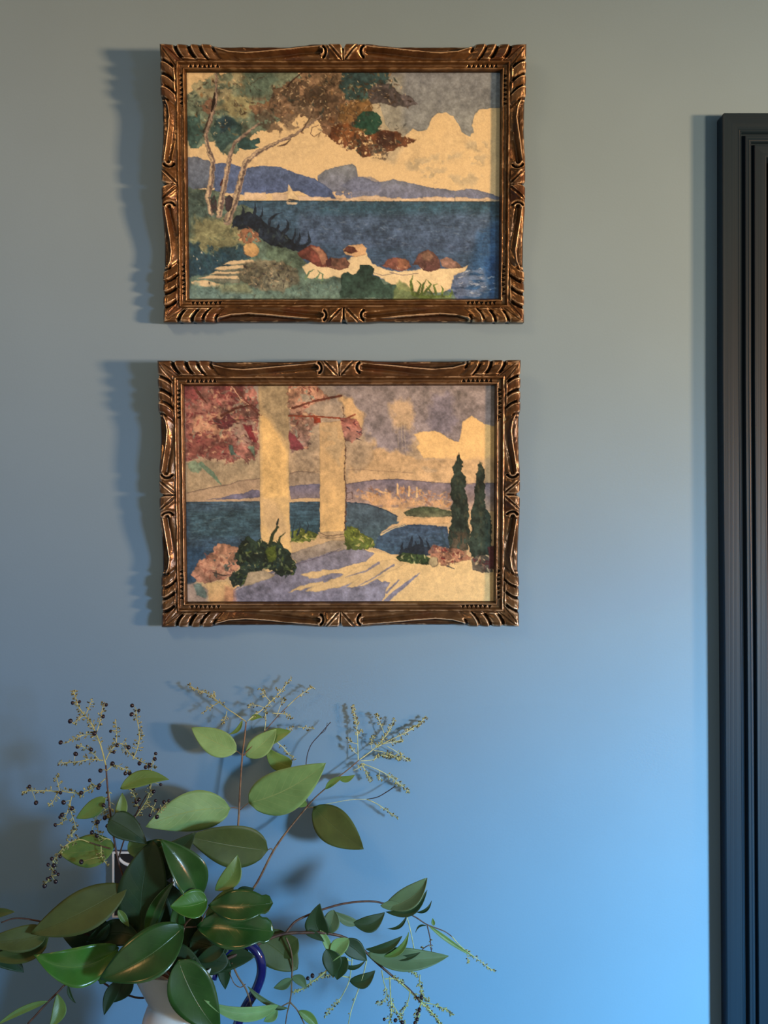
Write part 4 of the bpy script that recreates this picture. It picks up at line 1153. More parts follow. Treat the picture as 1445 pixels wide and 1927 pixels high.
def P3(seq):
    """[(px, py, cm off the wall), ...] to points"""
    return [at(x, y, near_wall(d) / 100) for x, y, d in seq]


def stem(parent, paths, mat=None, name='stem'):
    """paths: list of (points, start radius mm, end radius mm)"""
    g = Geo()
    for pts, r0, r1 in paths:
        if pts[0] == MOUTH:
            pts = [(329, 1985, 17), (329, 1900, 17)] + list(pts)
        g.tube(spline(P3(pts), 6), r0 / 1000, r1 / 1000, 7)
    return g.build(name, mat or M_STEM, parent)


def panicle(parent, mains, mat, seed, dens=1.0, size=1.0, budr=0.72, side=7, dark=0.25, start=0.35):
    """a spent flower head: main twigs with little side twigs (part 'seed_head') and its tiny dried buds (stuff)"""
    rng = random.Random(seed)
    g, bd = Geo(), Geo()
    for pts, r0, r1 in mains:
        sp_ = spline(P3(pts), 8)
        g.tube(sp_, r0 * 1.1 / 1000, r1 * 1.2 / 1000, 5)
        L = sum((sp_[i + 1] - sp_[i]).length for i in range(len(sp_) - 1))
        n = max(2, int(L / 0.0019 * dens))
        for i in range(n):
            f = start + (1 - start) * (i + rng.random()) / n
            q = f * (len(sp_) - 1); a = min(int(q), len(sp_) - 2)
            p = sp_[a].lerp(sp_[a + 1], q - a)
            d = (sp_[a + 1] - sp_[a]).normalized()
            perp = Vector((-d.z, rng.uniform(-.6, .6), d.x)) * rng.choice((-1, 1))
            ln = size * rng.uniform(0.0012, 0.0042) * (1.15 - 0.6 * f)
            e = p + (perp * 0.9 + d * rng.uniform(0.2, 0.9)).normalized() * ln
            g.tube([p, p.lerp(e, .5) + Vector((0, 0, rng.uniform(-.0003, .0003))), e], 0.00030, 0.00022, 4)
            for _ in range(rng.choice((1, 1, 2, 2, 3))):
                o = Vector((rng.uniform(-1, 1), rng.uniform(-1, 1), rng.uniform(-1, 1))) * 0.0007 * size
                bd.blob(e + o, budr / 1000 * rng.uniform(0.6, 1.25), (e - p) * rng.uniform(0.05, 0.22), 5, 3)
        bd.blob(sp_[-1], budr / 1000 * 0.9, d * 0.0006, 5, 3)
    o = g.build('seed_head', mat, parent)
    s = bd.build('bud', M_BUD, o, origin=parent.get('_o'))
    s['kind'] = 'stuff'
    return o


_berry = [None]


def berries(parent, pts, seed, r=1.05, stalk_to=None):
    rng = random.Random(seed)
    if _berry[0] is None:
        g = Geo(); g.blob((0, 0, 0), 0.001, (0, 0, 0.00012), 10, 7)
        me = bpy.data.meshes.new('berry')
        me.from_pydata([tuple(v) for v in g.v], [], g.f)
        me.polygons.foreach_set('use_smooth', [True] * len(me.polygons)); me.materials.append(M_BERRY)
        _berry[0] = me
    og = Vector(parent['_o'])
    g = Geo()
    for i, (x, y, d) in enumerate(pts):
        p = at(x, y, d / 100)
        o = bpy.data.objects.new('berry', _berry[0])
        COL.objects.link(o); o.parent = parent
        o.location = p - og
        o.scale = [r * rng.uniform(0.82, 1.2)] * 3
        o.rotation_euler = (rng.uniform(-.8, .8), rng.uniform(-.9, .9), 0)
        if stalk_to:
            q = min((at(a, b_, c / 100) for a, b_, c in stalk_to), key=lambda w: (w - p).length)
            g.tube([p, p.lerp(q, .5) + Vector((rng.uniform(-.001, .001), 0, rng.uniform(-.001, .001))), q], 0.0003, 0.0003, 4)
            g.tube([p, p + (q - p).normalized() * 0.0018], 0.0006, 0.00035, 5)
    if stalk_to and g.v:
        g.build('berry_stalks', M_TWIG, parent)['kind'] = 'stuff'


# ================================================================== jug
VX, VY = at(329, 1900, 0.17).x, -0.17
TABLE_Z = 0.80
M_CERAM, nt, b = material('white_glazed_ceramic', (0.62, 0.60, 0.58), 0.22, spec=0.5, coat=0.3)
src, _, _ = noise_tint(nt, b, (0.72, 0.75, 0.76), (0.80, 0.83, 0.84), 18)
bump(nt, b, src, 14, 0.12, 0.004)
M_COBALT, nt, b = material('cobalt_glass', (0.006, 0.010, 0.115), 0.12, spec=0.6, coat=0.5)
noise_tint(nt, b, (0.005, 0.008, 0.09), (0.008, 0.013, 0.14), 20)
M_WATER, _, _ = material('jug_inside_shadow', (0.25, 0.25, 0.25), 0.5)

jug = thing('jug', 'white ceramic jug with a dark blue handle holding the leafy branches', 'jug', (VX, VY, TABLE_Z))
_z = lambda py: CZ - (py - CY) * (CAM_D - 0.17) / F_PX
PR = [(0.0, TABLE_Z), (0.036, TABLE_Z), (0.040, TABLE_Z + 0.004), (0.046, TABLE_Z + 0.030), (0.050, TABLE_Z + 0.060), (0.050, TABLE_Z + 0.095), (0.046, TABLE_Z + 0.125),
      (0.0400, _z(1990)), (0.0345, _z(1955)), (0.0318, _z(1927)), (0.0302, _z(1912)), (0.0280, _z(1900)), (0.0258, _z(1889)), (0.0253, _z(1886)), (0.0258, _z(1882)), (0.0295, _z(1868)), (0.0335, _z(1852)), (0.0372, _z(1836)), (0.0396, _z(1818)), (0.0400, _z(1812)),
      (0.0394, _z(1810)), (0.0365, _z(1830)), (0.0322, _z(1852)), (0.0275, _z(1868)), (0.0235, _z(1884)), (0.0230, _z(1890)), (0.0285, _z(1920)), (0.036, _z(1990)), (0.045, TABLE_Z + 0.10), (0.04, TABLE_Z + 0.012), (0.0, TABLE_Z + 0.010)]
V, F = [], []
NS = 64
for i, (r, z) in enumerate(PR):
    for k in range(NS):
        w = 2 * PI * k / NS
        V.append((VX + r * math.cos(w), VY + r * math.sin(w), z))
for i in range(len(PR) - 1):
    for k in range(NS):
        k2 = (k + 1) % NS
        F.append((i * NS + k, i * NS + k2, (i + 1) * NS + k2, (i + 1) * NS + k))
mesh('body', V, F, M_CERAM, jug)
g = Geo()
hp = spline([(VX + 0.036, VY, _z(1842)), *P3([(415, 1800, 17), (442, 1776, 17), (470, 1778, 17), (488, 1800, 17), (492, 1830, 17), (482, 1862, 17), (464, 1892, 17), (448, 1925, 17), (442, 1960, 17)]), (VX + 0.047, VY, _z(2010)), (VX + 0.046, VY, _z(2030))], 7)
g.tube(hp, 0.0048, 0.0048, 12, flat=1.0)
g.build('handle', M_COBALT, jug)['label'] = 'dark cobalt blue loop handle'

# ================================================================== branches standing in the jug
MOUTH = (329, 1850, 17)
CO = tuple(at(MOUTH[0], MOUTH[1], 0.17))


def branch(label, loc_px=MOUTH):
    return thing('leafy_branch', label, 'branch', tuple(at(loc_px[0], loc_px[1], loc_px[2] / 100)), group='cut branches in the white jug')


# --- berried branch on the left
A = branch('cut branch with black berries on pale twigs, standing far left in the white jug')
stem(A, [([MOUTH, (290, 1790, 16.0), (262, 1735, 16.0), (240, 1672, 17.4), (222, 1618, 17.5), (211, 1555, 17), (204, 1500, 17), (199, 1440, 16.5)], 1.7, 0.8),
         ([(240, 1674, 17.4), (236, 1670, 17.8), (228, 1668, 18)], .6, .5), ([(208, 1597, 17.4), (190, 1592, 17.6), (168, 1585, 18)], .7, .5),
         ([(222, 1618, 17.5), (233, 1582, 16), (246, 1552, 15.5), (262, 1520, 15), (276, 1495, 15)], .8, .5), ([(240, 1672, 17.4), (246, 1682, 17.8), (247, 1690, 17.8)], .5, .3)], M_STEMD)
MA = [([(199, 1440, 16.5), (190, 1405, 16.2), (180, 1380, 16), (172, 1362, 15.8), (160, 1347, 15.6), (148, 1330, 15.5), (141, 1310, 15.4), (138, 1300, 15.4)], .75, .35),
      ([(160, 1347, 15.6), (152, 1350, 15.8), (138, 1361, 16)], .45, .3), ([(162, 1343, 15.6), (168, 1330, 15.4), (173, 1316, 15.3)], .4, .25),
      ([(181, 1380, 16), (187, 1362, 15.7), (190, 1347, 15.5), (193, 1332, 15.4), (196, 1323, 15.4)], .45, .3),
      ([(177, 1382, 16), (160, 1383, 16.3), (142, 1389, 16.6), (124, 1398, 17)], .45, .3), ([(194, 1431, 16.5), (172, 1429, 16.6), (140, 1434, 16.8), (110, 1436, 17)], .5, .3),
      ([(188, 1432, 16.5), (175, 1418, 16.6), (160, 1407, 16.7), (145, 1402, 16.8)], .4, .3), ([(199, 1430, 16.5), (208, 1413, 16), (218, 1400, 15.8), (219, 1375, 15.5), (217, 1355, 15.4)], .45, .3),
      ([(218, 1402, 15.8), (230, 1400, 15.7), (240, 1413, 15.6), (252, 1425, 15.5), (276, 1438, 15.4), (292, 1446, 15.4)], .45, .3), ([(250, 1428, 15.5), (258, 1410, 15.3), (262, 1390, 15.2), (261, 1372, 15.1), (257, 1350, 15), (256, 1336, 15)], .5, .3),
      ([(201, 1450, 16.5), (215, 1440, 16.2), (232, 1446, 16), (245, 1450, 15.8)], .45, .3), ([(202, 1462, 16.6), (180, 1480, 17), (150, 1492, 17.3), (110, 1489, 17.6), (60, 1488, 18), (42, 1490, 18.2)], .5, .3),
      ([(109, 1490, 17.6), (100, 1508, 17.8), (92, 1516, 18)], .4, .25), ([(112, 1488, 17.6), (108, 1470, 17.5), (106, 1460, 17.5)], .35, .25),
      ([(203, 1480, 16.8), (206, 1500, 16.9), (208, 1530, 17), (206, 1545, 17)], .45, .3), ([(206, 1520, 17), (192, 1528, 17.1), (180, 1540, 17.2), (178, 1552, 17.2)], .4, .3),
      ([(135, 1498, 17.4), (132, 1520, 17.6), (140, 1548, 17.8), (142, 1562, 17.8), (128, 1576, 18)], .45, .3), ([(132, 1506, 17.4), (126, 1530, 17.8), (116, 1550, 18)], .4, .3),
      ([(248, 1548, 15.5), (262, 1528, 15.3), (276, 1506, 15.2), (282, 1490, 15.1), (285, 1472, 15.1)], .5, .3), ([(274, 1512, 15.2), (288, 1520, 15.1), (300, 1524, 15), (312, 1512, 15)], .4, .3),
      ([(262, 1524, 15.3), (256, 1505, 15.4), (246, 1484, 15.5)], .4, .3), ([(208, 1580, 17.4), (186, 1572, 17.6), (184, 1545, 17.7)], .4, .3),
      ([(168, 1585, 18), (150, 1580, 18.1), (128, 1588, 18.3), (112, 1604, 18.4), (100, 1622, 18.5), (97, 1648, 18.6), (84, 1665, 18.7)], .5, .3), ([(190, 1592, 17.8), (192, 1612, 17.9), (203, 1630, 18)], .4, .3)]
panicle(A, MA, M_TWIG, 5, dens=1.15, size=1.15, start=0.15)
Z1 = [(580, 267), (635, 258), (562, 412), (850, 283), (485, 583), (618, 620), (728, 640), (605, 675), (755, 510), (825, 375), (1056, 288), (1110, 327), (1052, 358), (885, 493), (935, 605), (910, 660), (1028, 622), (1245, 672), (1237, 714), (900, 752), (1115, 750), (1165, 780), (1200, 765), (1003, 830), (1037, 830), (803, 808), (717, 886), (235, 936), (288, 1065), (483, 985), (785, 945), (795, 925), (508, 1062), (480, 1180), (495, 1163), (443, 1243), (858, 1250), (780, 1220), (840, 1185), (828, 1085), (735, 1302), (775, 1330), (1285, 920), (1228, 975), (1245, 1048), (1270, 1118), (1255, 1178), (1105, 1243), (1112, 1040), (1115, 1105), (1350, 1050), (1312, 1060), (1200, 1165), (1078, 1175), (1090, 1058), (575, 1110), (650, 985), (1065, 945)]
Z2 = [(480, 92), (430, 165), (440, 215), (465, 235), (380, 270), (445, 293), (357, 328), (650, 135), (385, 158), (415, 110), (400, 262)]
stalk_pts = []
for pts, _, _ in MA:
    for i in range(len(pts) - 1):
        for q in (0, .5):
            stalk_pts.append(tuple(pts[i][c] * (1 - q) + pts[i + 1][c] * q for c in range(3)))
    stalk_pts.append(pts[-1])
BP = []
for x, y in [(x / 4.25, 1260 + y / 4.25) for x, y in Z1] + [(x / 4.25, 1590 + y / 4.25) for x, y in Z2]:
    d = min(stalk_pts, key=lambda q: (q[0] - x) ** 2 + (q[1] - y) ** 2)[2]
    BP.append((x, y, d - 0.15))
berries(A, BP, 3, r=1.9, stalk_to=stalk_pts)
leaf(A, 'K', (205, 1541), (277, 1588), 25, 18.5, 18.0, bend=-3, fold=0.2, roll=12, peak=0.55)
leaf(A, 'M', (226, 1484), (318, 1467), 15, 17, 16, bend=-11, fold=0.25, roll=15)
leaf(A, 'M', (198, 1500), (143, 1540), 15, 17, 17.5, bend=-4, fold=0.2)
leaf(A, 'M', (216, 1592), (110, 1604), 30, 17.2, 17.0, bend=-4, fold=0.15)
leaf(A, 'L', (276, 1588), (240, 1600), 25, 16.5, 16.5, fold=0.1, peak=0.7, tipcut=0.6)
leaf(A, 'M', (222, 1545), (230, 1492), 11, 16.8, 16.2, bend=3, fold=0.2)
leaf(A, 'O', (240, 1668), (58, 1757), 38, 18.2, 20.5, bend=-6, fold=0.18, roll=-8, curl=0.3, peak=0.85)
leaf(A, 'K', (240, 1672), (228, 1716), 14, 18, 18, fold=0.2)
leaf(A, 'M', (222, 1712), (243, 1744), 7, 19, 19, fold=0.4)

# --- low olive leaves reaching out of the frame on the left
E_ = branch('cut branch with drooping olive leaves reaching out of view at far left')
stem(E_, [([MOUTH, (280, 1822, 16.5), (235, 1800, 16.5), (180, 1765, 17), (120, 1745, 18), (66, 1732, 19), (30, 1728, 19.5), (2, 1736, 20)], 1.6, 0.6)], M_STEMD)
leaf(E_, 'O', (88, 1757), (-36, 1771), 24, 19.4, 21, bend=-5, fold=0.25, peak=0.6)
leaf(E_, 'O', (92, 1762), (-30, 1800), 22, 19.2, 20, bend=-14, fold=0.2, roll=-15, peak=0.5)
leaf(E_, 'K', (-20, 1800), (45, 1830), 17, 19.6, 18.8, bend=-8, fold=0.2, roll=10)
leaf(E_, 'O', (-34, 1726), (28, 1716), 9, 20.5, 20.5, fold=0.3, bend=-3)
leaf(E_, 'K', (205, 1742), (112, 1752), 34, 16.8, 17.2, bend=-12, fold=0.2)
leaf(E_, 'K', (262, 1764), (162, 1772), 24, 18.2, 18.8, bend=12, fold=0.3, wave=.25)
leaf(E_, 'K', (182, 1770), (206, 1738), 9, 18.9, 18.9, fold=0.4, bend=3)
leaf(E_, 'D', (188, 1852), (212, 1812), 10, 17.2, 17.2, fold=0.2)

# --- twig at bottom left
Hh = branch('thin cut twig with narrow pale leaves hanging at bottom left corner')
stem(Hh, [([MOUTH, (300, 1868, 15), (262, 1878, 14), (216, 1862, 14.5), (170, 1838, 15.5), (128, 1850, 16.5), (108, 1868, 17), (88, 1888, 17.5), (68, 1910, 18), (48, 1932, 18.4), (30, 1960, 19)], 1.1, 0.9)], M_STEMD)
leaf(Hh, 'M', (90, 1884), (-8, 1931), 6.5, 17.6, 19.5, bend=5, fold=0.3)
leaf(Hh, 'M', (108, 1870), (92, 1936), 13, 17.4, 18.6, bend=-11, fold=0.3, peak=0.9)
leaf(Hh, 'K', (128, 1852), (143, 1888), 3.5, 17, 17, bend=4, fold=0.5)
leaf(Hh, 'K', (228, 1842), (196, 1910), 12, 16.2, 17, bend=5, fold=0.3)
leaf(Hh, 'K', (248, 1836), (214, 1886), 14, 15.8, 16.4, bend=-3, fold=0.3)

# --- glossy dark evergreen leaves in the middle
Cc = branch('glossy dark green evergreen sprig filling the middle of the jug')
stem(Cc, [([MOUTH, (330, 1812, 17.8), (338, 1775, 18.2), (346, 1745, 18.6)], 2.0, 1.4), ([MOUTH, (312, 1800, 16.6), (292, 1768, 16.2), (272, 1720, 15.8), (264, 1660, 15.6), (268, 1610, 15.6)], 1.8, 0.9),
          ([(338, 1775, 18.2), (360, 1800, 18.6), (372, 1812, 19)], .9, .6), ([(346, 1745, 18.6), (352, 1735, 19), (366, 1722, 19.4)], 1.0, .7),
          ([(346, 1745, 18.6), (374, 1742, 19), (384, 1722, 19.3), (396, 1704, 19.3)], .8, .5), ([(330, 1812, 17.8), (346, 1830, 18), (340, 1812, 18.6)], .6, .5)], M_STEM)
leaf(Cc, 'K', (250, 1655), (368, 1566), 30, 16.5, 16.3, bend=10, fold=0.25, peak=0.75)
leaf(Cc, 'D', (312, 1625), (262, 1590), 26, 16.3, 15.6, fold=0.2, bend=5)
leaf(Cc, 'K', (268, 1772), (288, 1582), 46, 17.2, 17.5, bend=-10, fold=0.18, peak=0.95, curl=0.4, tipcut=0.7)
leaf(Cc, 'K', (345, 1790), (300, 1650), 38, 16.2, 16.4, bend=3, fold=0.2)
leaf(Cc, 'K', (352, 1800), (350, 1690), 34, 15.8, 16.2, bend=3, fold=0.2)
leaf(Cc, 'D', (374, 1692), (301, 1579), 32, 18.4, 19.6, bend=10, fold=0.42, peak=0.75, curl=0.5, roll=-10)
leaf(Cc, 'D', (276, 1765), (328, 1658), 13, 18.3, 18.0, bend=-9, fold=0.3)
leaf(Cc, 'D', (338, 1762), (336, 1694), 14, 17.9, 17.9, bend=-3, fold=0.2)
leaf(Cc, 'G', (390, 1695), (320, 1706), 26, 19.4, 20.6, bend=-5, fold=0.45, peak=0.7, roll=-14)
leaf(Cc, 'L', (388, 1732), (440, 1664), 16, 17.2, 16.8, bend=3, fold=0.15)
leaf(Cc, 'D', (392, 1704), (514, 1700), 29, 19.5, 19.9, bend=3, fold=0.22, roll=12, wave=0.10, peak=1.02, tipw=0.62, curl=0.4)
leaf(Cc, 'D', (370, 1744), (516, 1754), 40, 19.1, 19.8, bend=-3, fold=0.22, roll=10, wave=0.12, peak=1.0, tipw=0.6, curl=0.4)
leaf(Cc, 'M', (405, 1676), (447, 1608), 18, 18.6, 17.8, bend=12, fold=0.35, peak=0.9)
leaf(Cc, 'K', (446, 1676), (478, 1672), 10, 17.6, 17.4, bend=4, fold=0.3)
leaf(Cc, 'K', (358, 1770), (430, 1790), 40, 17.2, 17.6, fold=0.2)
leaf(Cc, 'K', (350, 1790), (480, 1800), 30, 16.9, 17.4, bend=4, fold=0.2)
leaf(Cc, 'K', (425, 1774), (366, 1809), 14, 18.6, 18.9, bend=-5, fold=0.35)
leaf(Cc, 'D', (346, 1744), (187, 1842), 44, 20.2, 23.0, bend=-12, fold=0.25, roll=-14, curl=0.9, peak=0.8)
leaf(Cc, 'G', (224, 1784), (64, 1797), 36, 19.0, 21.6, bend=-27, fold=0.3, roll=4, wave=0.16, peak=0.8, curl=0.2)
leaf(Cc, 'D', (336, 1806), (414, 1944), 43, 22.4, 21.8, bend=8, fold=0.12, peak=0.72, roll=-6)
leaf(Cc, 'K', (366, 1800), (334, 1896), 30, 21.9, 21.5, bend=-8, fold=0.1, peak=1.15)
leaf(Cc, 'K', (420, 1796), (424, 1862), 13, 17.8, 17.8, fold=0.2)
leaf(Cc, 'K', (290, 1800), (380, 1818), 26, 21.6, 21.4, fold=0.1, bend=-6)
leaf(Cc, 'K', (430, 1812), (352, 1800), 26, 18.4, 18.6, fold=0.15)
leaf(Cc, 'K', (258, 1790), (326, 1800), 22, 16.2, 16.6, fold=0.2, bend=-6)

# --- tall upright branch
Bb = branch('tall upright cut branch with broad pale green leaves, in front of the wall')
stem(Bb, [([MOUTH, (372, 1800, 13), (408, 1730, 9.5), (430, 1670, 7.8), (443, 1615, 7), (447, 1570, 6.4), (450, 1523, 6), (452, 1480, 5.6), (456, 1422, 5.1), (460, 1390, 4.8), (463, 1358, 4.5)], 1.8, 0.8),
          ([(450, 1522, 6), (440, 1520, 6.1), (430, 1521, 6.2)], .5, .4), ([(452, 1524, 6), (459, 1518, 6), (470, 1509, 6)], .5, .4), ([(457, 1423, 5.1), (449, 1416, 5.1), (442, 1411, 5.2)], .5, .4), ([(458, 1422, 5.1), (463, 1420, 5)], .5, .4),
          ([(463, 1358, 4.5), (456, 1354, 4.5), (450, 1355, 4.6)], .4, .3), ([(457, 1422, 5.1), (480, 1398, 4.6), (510, 1362, 4), (540, 1330, 3.6), (565, 1308, 3.4)], .6, .35)], M_STEM)
leaf(Bb, 'L', (433, 1521), (274, 1556), 37, 6.2, 8.4, bend=10, fold=0.18, peak=0.75, roll=4)
leaf(Bb, 'L', (468, 1511), (613, 1436), 41, 6, 7.2, bend=10, fold=0.15, peak=0.72, roll=-4)
leaf(Bb, 'L', (445, 1414), (360, 1369), 25, 5.2, 5.6, bend=-3, fold=0.2, peak=0.75)
leaf(Bb, 'L', (463, 1424), (520, 1372), 20, 4.8, 4.3, bend=3, fold=0.2, peak=0.8)
leaf(Bb, 'M', (488, 1402), (548, 1376), 14, 4.3, 4.0, bend=-5, fold=0.3)
leaf(Bb, 'M', (548, 1442), (500, 1404), 16, 4.6, 4.2, bend=-9, fold=0.25, peak=0.6)
leaf(Bb, 'M', (456, 1355), (430, 1382), 4, 4.6, 4.8, bend=-6, fold=0.5)
leaf(Bb, 'M', (470, 1355), (494, 1350), 5, 4.4, 4.2, bend=-4, fold=0.4)
panicle(Bb, [([(463, 1358, 4.5), (446, 1346, 4.4), (425, 1332, 4.2), (408, 1318, 4), (390, 1305, 3.8), (370, 1298, 3.6), (354, 1288, 3.5)], .55, .3), ([(412, 1322, 4), (398, 1330, 4), (380, 1342, 4)], .4, .25), ([(427, 1338, 4.2), (424, 1350, 4.2), (418, 1362, 4.2)], .4, .25),
             ([(405, 1316, 4), (400, 1308, 3.9), (404, 1304, 3.9)], .4, .25)], M_TWIG, 8, dens=0.9)
panicle(Bb, [([(465, 1357, 4.5), (490, 1338, 4.1), (512, 1318, 3.8), (532, 1296, 3.6), (548, 1276, 3.5)], .55, .35), ([(470, 1352, 4.4), (485, 1340, 4.2)], .4, .3), ([(510, 1322, 3.9), (498, 1308, 3.8), (490, 1296, 3.8)], .4, .25),
             ([(498, 1332, 4.1), (482, 1327, 4.1), (466, 1328, 4.1)], .4, .25), ([(528, 1302, 3.7), (524, 1298, 3.7), (520, 1294, 3.7)], .35, .2)], M_TWIGP, 9, dens=0.8)
panicle(Bb, [([(540, 1330, 3.6), (562, 1310, 3.4), (580, 1298, 3.3), (588, 1294, 3.2)], .5, .3), ([(520, 1348, 3.9), (530, 1322, 3.7), (536, 1314, 3.7)], .35, .25), ([(512, 1342, 3.9), (536, 1344, 3.8), (550, 1352, 3.8)], .4, .25),
             ([(498, 1376, 4.2), (500, 1352, 4.1), (498, 1332, 4.1)], .4, .3), ([(500, 1378, 4.2), (518, 1394, 4), (534, 1408, 3.8), (544, 1420, 3.7), (553, 1430, 3.6)], .55, .35), ([(520, 1384, 4), (540, 1376, 3.8), (552, 1368, 3.7)], .4, .25),
             ([(560, 1368, 3.7), (574, 1369, 3.6), (590, 1371, 3.6)], .35, .25)], M_TWIGP, 10, dens=0.8)

# --- slanting branch towards the right
Rr = branch('slanting cut branch leaning right against the wall with a feathery seed head')
stem(Rr, [([MOUTH, (380, 1790, 14.5), (430, 1725, 11), (478, 1670, 8.6), (514, 1602, 7), (545, 1558, 5.6), (578, 1518, 4.8)], 1.7, 1.0),
          ([(578, 1518, 4.8), (592, 1502, 4.5), (612, 1484, 4.1), (632, 1466, 3.8), (655, 1448, 3.5), (676, 1430, 3.2)], .8, .55), ([(580, 1519, 4.8), (590, 1520, 4.9), (600, 1526, 5)], .5, .4),
          ([(514, 1602, 7), (510, 1597, 7.1), (503, 1600, 7.3)], .6, .5), ([(578, 1518, 4.8), (570, 1514, 4.9), (562, 1508, 5)], .5, .4)], M_STEM)
stem(Rr, [([(578, 1518, 4.8), (577, 1480, 4.6), (576, 1435, 4.3), (584, 1404, 4), (602, 1382, 3.7), (622, 1359, 3.5)], .5, .45), ([(602, 1382, 3.7), (612, 1374, 3.7), (616, 1360, 3.7)], .35, .25)], M_TWIGD, 'withered_twig')
stem(Rr, [([(690, 1504, 4), (710, 1500, 3.9), (728, 1490, 3.8), (744, 1479, 3.7)], .45, .6)], M_TWIGD, 'withered_twig')
stem(Rr, [([(580, 1520, 4.8), (620, 1512, 4.5), (660, 1505, 4.2), (690, 1504, 4)], .4, .3)], M_TWIGP, 'thin_twig')
leaf(Rr, 'O', (590, 1519), (684, 1598), 33, 4.9, 7.2, bend=3, fold=0.15, peak=0.8)
leaf(Rr, 'M', (578, 1514), (545, 1512), 10, 4.9, 5, bend=4, fold=0.3)
leaf(Rr, 'M', (566, 1508), (588, 1480), 8, 5, 4.8, bend=-4, fold=0.3)
leaf(Rr, 'O', (504, 1600), (352, 1574), 39, 7.4, 9.0, bend=-2, fold=0.1, roll=22, peak=0.72)
leaf(Rr, 'M', (612, 1485), (647, 1461), 6, 4.2, 4, bend=-3, fold=0.4)
leaf(Rr, 'M', (636, 1464), (668, 1458), 6, 3.9, 3.8, bend=5, fold=0.4)
panicle(Rr, [([(674, 1432, 3.2), (673, 1400, 3), (671, 1365, 2.8), (667, 1345, 2.6), (663, 1328, 2.5)], .55, .3), ([(672, 1400, 3), (660, 1396, 3), (655, 1388, 3)], .35, .2), ([(673, 1420, 3.1), (664, 1412, 3.1), (660, 1404, 3.1)], .35, .2), ([(673, 1378, 2.9), (682, 1376, 2.9)], .3, .2),
             ([(676, 1430, 3.2), (700, 1412, 2.9), (716, 1396, 2.7), (732, 1376, 2.5), (742, 1352, 2.4)], .6, .3), ([(725, 1386, 2.6), (718, 1368, 2.6), (712, 1352, 2.5), (708, 1344, 2.5)], .4, .25), ([(700, 1410, 2.9), (698, 1398, 2.8), (703, 1384, 2.8)], .35, .2)], M_TWIGP, 11, dens=1.5, size=0.95)
panicle(Rr, [([(705, 1408, 2.9), (735, 1392, 2.6), (765, 1378, 2.4), (785, 1364, 2.3), (802, 1350, 2.2)], .55, .3), ([(720, 1400, 2.7), (740, 1396, 2.6), (758, 1392, 2.5)], .4, .25), ([(728, 1404, 2.7), (745, 1414, 2.6), (760, 1426, 2.5), (771, 1432, 2.5)], .4, .3),
             ([(703, 1412, 2.9), (725, 1416, 2.7), (745, 1424, 2.6), (752, 1430, 2.6)], .45, .25), ([(678, 1432, 3.2), (700, 1430, 3), (718, 1422, 2.9), (732, 1424, 2.8)], .45, .25),
             ([(680, 1436, 3.2), (710, 1448, 3), (732, 1460, 2.8), (748, 1472, 2.7), (760, 1482, 2.6), (770, 1490, 2.6)], .5, .25), ([(680, 1436, 3.3), (688, 1452, 3.2), (698, 1470, 3.2)], .45, .25), ([(715, 1450, 3), (714, 1460, 3), (718, 1470, 3)], .35, .2),
             ([(665, 1450, 3.4), (685, 1440, 3.2)], .4, .3)], M_TWIGP, 12, dens=1.5, size=0.95)
panicle(Rr, [([(690, 1504, 4), (708, 1512, 4), (726, 1524, 4), (738, 1532, 4), (748, 1541, 4)], .45, .3)], M_TWIG, 13, dens=0.7, size=.6)

# --- long arching branch at lower right
Dd = branch('long arching cut branch with drooping curled leaves, lower right above the jug handle')
J = (537, 1757, 15.5)
stem(Dd, [([MOUTH, (372, 1828, 17.6), (420, 1808, 17.6), (470, 1784, 16.6), (505, 1767, 16), J, (572, 1755, 15), (612, 1756, 14.5), (648, 1764, 14), (680, 1784, 13.5), (705, 1808, 13), (740, 1838, 12.5), (768, 1860, 12), (792, 1886, 11.6)], 2.0, 1.1),
          ([J, (555, 1735, 15), (580, 1722, 14.5), (612, 1710, 14), (650, 1700, 13.5), (696, 1696, 13), (728, 1702, 12.6), (762, 1716, 12.3)], 1.2, .9), ([(762, 1716, 12.3), (782, 1726, 12.2), (804, 1740, 12), (835, 1752, 11.8), (850, 1762, 11.6)], .8, .45)], M_STEMD)
stem(Dd, [([(538, 1764, 15.5), (546, 1784, 15.5), (550, 1808, 15.5), (549, 1840, 15.4), (548, 1868, 15.4), (545, 1888, 15.3)], .9, .7), ([(545, 1888, 15.3), (540, 1908, 15.3), (536, 1935, 15.3)], .7, .5), ([(546, 1886, 15.3), (560, 1902, 15.2), (574, 1930, 15)], .8, .6), ([(545, 1886, 15.3), (530, 1894, 15.4), (520, 1900, 15.5)], .7, .5)], M_STEM)
stem(Dd, [([(436, 1812, 17.6), (448, 1838, 17.8), (462, 1860, 17.9), (471, 1885, 18), (476, 1912, 18)], 1.0, .7), ([(462, 1852, 17.9), (452, 1858, 17.9), (440, 1850, 17.9), (432, 1830, 17.9)], .5, .4)], M_STEM)
leaf(Dd, 'O', (484, 1764), (560, 1824), 34, 15.2, 15.2, bend=-4, fold=0.15, peak=0.75, tipcut=0.65)
leaf(Dd, 'O', (560, 1766), (520, 1800), 22, 15, 15, fold=0.15)
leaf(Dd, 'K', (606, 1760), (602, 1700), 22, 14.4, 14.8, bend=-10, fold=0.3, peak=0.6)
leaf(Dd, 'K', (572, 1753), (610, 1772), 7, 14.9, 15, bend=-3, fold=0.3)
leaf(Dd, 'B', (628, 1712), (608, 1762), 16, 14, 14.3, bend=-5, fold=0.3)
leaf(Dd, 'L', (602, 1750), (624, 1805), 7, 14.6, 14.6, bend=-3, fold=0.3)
leaf(Dd, 'L', (656, 1766), (624, 1810), 15, 14.4, 14.8, bend=6, fold=0.4)
